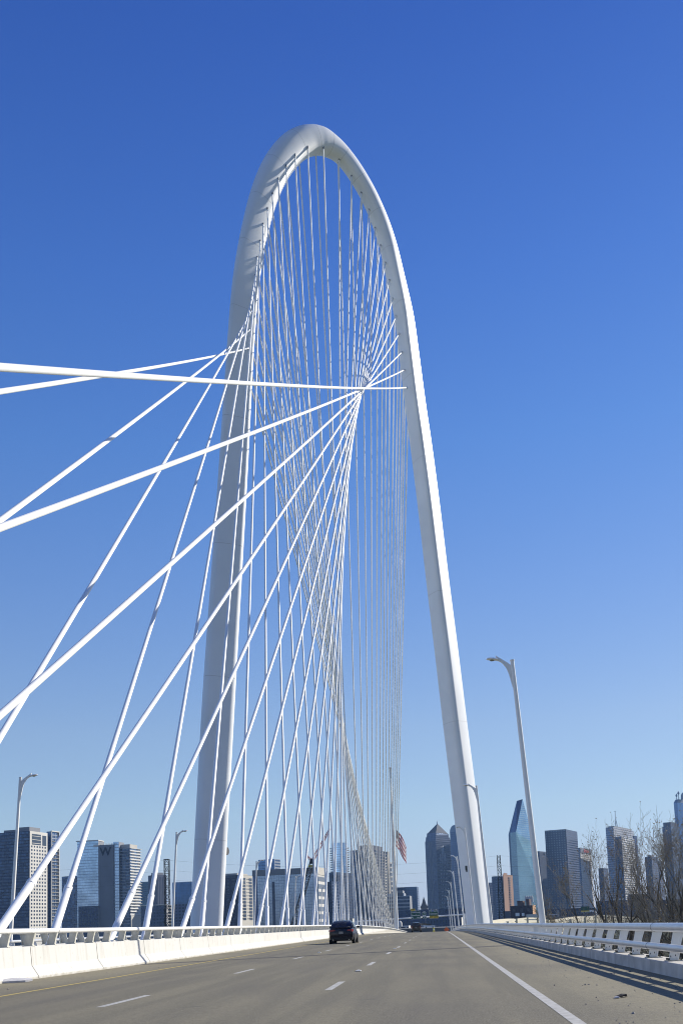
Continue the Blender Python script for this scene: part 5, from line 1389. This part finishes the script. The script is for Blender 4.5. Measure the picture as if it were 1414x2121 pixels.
# ================================================================== bare trees
BARK = mat('bark', (0.055, 0.045, 0.035), .95, col2=(0.16, 0.145, 0.12), nscale=1.2, detail=6, spec=.1)
TWIG = mat('twig_bark', (0.17, 0.15, 0.12), .95, col2=(0.34, 0.31, 0.26), nscale=1.0, spec=.1)
LEAF = mat('dry_leaf', (0.30, 0.21, 0.08), .8, col2=(0.16, 0.10, 0.05), nscale=2.0)
def tree(label, px, Y_, stems, seed, leaves=.5, twig=.011, depth=6):
    """stems: list of (px of tip, py of tip, base radius)"""
    rnd = random.Random(seed)
    bx = at(px, 1920, Y_).x
    t = thing('bare_tree', label, 'tree', (bx, Y_, GND))
    tr, cr_, lf = MB(), MB(), MB()
    def rv(): return Vector((rnd.uniform(-1, 1), rnd.uniform(-1, 1), rnd.uniform(-1, 1)))
    def branch(p, d_, L_, r_, lev):
        n_ = 4 if lev < 3 else 3
        P = [p]; Rr = [r_]
        dd = d_.copy()
        for i in range(n_):
            dd = (dd + rv() * (.10 + .045 * lev) + Vector((0, 0, .07 + .015 * lev))).normalized()
            P.append(P[-1] + dd * (L_ / n_)); Rr.append(max(r_ * (1 - .5 * (i + 1) / n_), twig * .7))
        (tr if r_ > .035 else cr_).tube(P, Rr, 7 if r_ > .08 else (4 if lev < 4 else 3), caps=False)
        if lev >= depth:
            if rnd.random() < leaves:
                for _ in range(rnd.randint(1, 2)):
                    c = P[-1] + rv() * .08; s_ = rnd.uniform(.035, .075); a1 = rv().normalized(); a2 = a1.cross(rv()).normalized()
                    lf.add([c - a1 * s_, c + a2 * s_ * .7, c + a1 * s_, c - a2 * s_ * .7], [(0, 1, 2), (0, 2, 3)])
            return
        k = rnd.choice([3, 3, 4]) if lev < depth - 1 else rnd.choice([2, 3])
        for i in range(k):
            u = .30 + .70 * (i + 1) / k if i < k - 1 else 1.0
            idx = min(int(u * n_), n_); q = P[idx]
            sd = rv(); sd = (sd - dd * sd.dot(dd)).normalized()
            sp = .75 if u < 1 else .22
            nd = (dd + sd * rnd.uniform(sp * .6, sp)).normalized()
            branch(q, nd, L_ * rnd.uniform(.52, .74), max(Rr[idx] * rnd.uniform(.50, .72), twig * .8), lev + 1)
    for (tx, ty, br, dy) in stems:
        tip = at(tx, ty, Y_ + dy); tip.y = Y_ + dy
        b0 = Vector((bx + rnd.uniform(-.5, .5), Y_ + rnd.uniform(-.5, .5), GND))
        H_ = tip - b0
        # main stem as a gentle curve, side branches along its upper two thirds
        P = []; n_ = 9
        for i in range(n_ + 1):
            u = i / n_; p = b0 + Vector((H_.x * u ** 1.5, H_.y * u ** 1.5, H_.z * u)) * .74 + Vector((rnd.uniform(-.18, .18), rnd.uniform(-.18, .18), 0)) * (1 if i else 0); P.append(p)
        Rr = [br * 1.25 * (1 - .80 * i / n_) + .02 for i in range(n_ + 1)]
        tr.tube(P, Rr, 8, caps=False)
        for i in range(4, n_ + 1):
            for _ in range(2 if i < n_ else 3):
                dd = (P[i] - P[i - 1]).normalized(); sd = rv(); sd = (sd - dd * sd.dot(dd)).normalized()
                nd = (dd + sd * rnd.uniform(.35, .85)).normalized() if i < n_ else (dd + sd * .3).normalized()
                branch(P[i], nd, H_.length * rnd.uniform(.10, .15), Rr[i] * .70, 2 if i % 3 == 0 else 3)
    tr.build('trunk', BARK, t); cr_.build('crown', TWIG, t)
    if lf.v: o_ = lf.build('dry_leaves', LEAF, t); o_['kind'] = 'stuff'
tree('leafless tree spreading wide from a many-stemmed base, left of the bare trees', 1286, 95, [(1105, 1850, .20, -2), (1150, 1800, .20, 2), (1212, 1742, .22, 0), (1262, 1712, .22, 1), (1312, 1745, .16, -2)], 5, .55)
tree('taller leafless tree with an upright rounded crown, middle of the bare trees', 1366, 90, [(1312, 1712, .17, 1), (1352, 1690, .20, 0), (1385, 1705, .17, -1)], 11, .25)
tree('dense leafless tree cut by the right edge of the photo', 1404, 84, [(1372, 1745, .18, 1), (1398, 1722, .20, 0), (1420, 1715, .2, -1), (1440, 1740, .16, 1)], 23, .6)
tree('thin leafless sapling between the two larger crowns', 1345, 120, [(1308, 1812, .10, 0), (1338, 1800, .08, 1)], 31, .2, depth=5)
# scrub behind the rail
rnd = random.Random(9)
for i, (px, Y_, lb_) in enumerate(((1195, 150, 'low scrub just above the rail, leftmost clump'), (1232, 165, 'low scrub above the rail under the left bare tree'), (1268, 150, 'low scrub above the rail right at the foot of the left bare tree'), (1318, 170, 'low scrub above the rail between the bare trees'), (1352, 150, 'low scrub above the rail left of the right bare trees'), (1392, 140, 'low scrub above the rail at the foot of the right bare tree'), (1420, 125, 'low scrub at the right edge of the photo'))):
    p = at(px, 1905, Y_); t = thing('bare_shrub', lb_, 'shrub', (p.x, Y_, GND), 'scrub behind the rail')
    q = MB(); top = at(px, 1890, Y_).z - GND
    for k in range(85):
        a_ = rnd.uniform(0, 6.28); rr_ = rnd.uniform(0, 3.2); b0 = Vector((p.x + math.cos(a_) * rr_ * .5, Y_ + math.sin(a_) * rr_ * .5, GND)); h_ = top * rnd.uniform(.55, 1.0)
        tp = b0 + Vector((math.cos(a_) * rr_ * .6 + rnd.uniform(-.6, .6), math.sin(a_) * rr_ * .6, h_)); md = b0.lerp(tp, .6) + Vector((rnd.uniform(-.3, .3), 0, 0))
        q.tube([b0, md, tp], [.035, .02, .008], 3, caps=False)
        for _ in range(6):
            s0 = md.lerp(tp, rnd.random()); q.tube([s0, s0 + Vector((rnd.uniform(-.8, .8), rnd.uniform(-.5, .5), rnd.uniform(.2, 1.0)))], [.014, .006], 3, caps=False)
    q.build('twigs', TWIG, t)
# distant wood: one mass of dim scrub along the foot of the levee
q = MB()
for k in range(2600):
    Y_ = rnd.uniform(430, 620); x = rnd.uniform(20, 210); h_ = rnd.uniform(2, 6.5)
    c = Vector((x, Y_, GND + h_ * rnd.random())); s_ = rnd.uniform(.5, 1.3)
    a1 = Vector((rnd.uniform(-1, 1), rnd.uniform(-1, 1), rnd.uniform(-1, 1))).normalized(); a2 = a1.cross(Vector((rnd.uniform(-1, 1), .3, rnd.uniform(-1, 1)))).normalized()
    q.add([c - a1 * s_, c + a2 * s_ * .5, c + a1 * s_, c - a2 * s_ * .5], [(0, 1, 2, 3)])
tag(q.build('distant_wood', mat('distant_wood', (0.055, 0.055, 0.04), .95, col2=(0.11, 0.095, 0.065), nscale=.08)), kind='stuff')

# ================================================================== haze
q = MB(); q.box((0, 3200, 143), (14000, 13000, 316))
hz = q.build('haze', mat('haze', (1, 1, 1)), org=(0, 3200, -15))
hm = bpy.data.materials.new('haze_air'); hm.use_nodes = True
hn = hm.node_tree; hn.nodes.remove(hn.nodes['Principled BSDF'])
pv = hn.nodes.new('ShaderNodeVolumePrincipled')
pv.inputs['Color'].default_value = (0.36, 0.60, 1.0, 1)
pv.inputs['Density'].default_value = 0.00007
pv.inputs['Anisotropy'].default_value = 0.2
hn.links.new(pv.outputs[0], hn.nodes['Material Output'].inputs['Volume'])
hz.data.materials.clear(); hz.data.materials.append(hm)
tag(hz, kind='stuff')
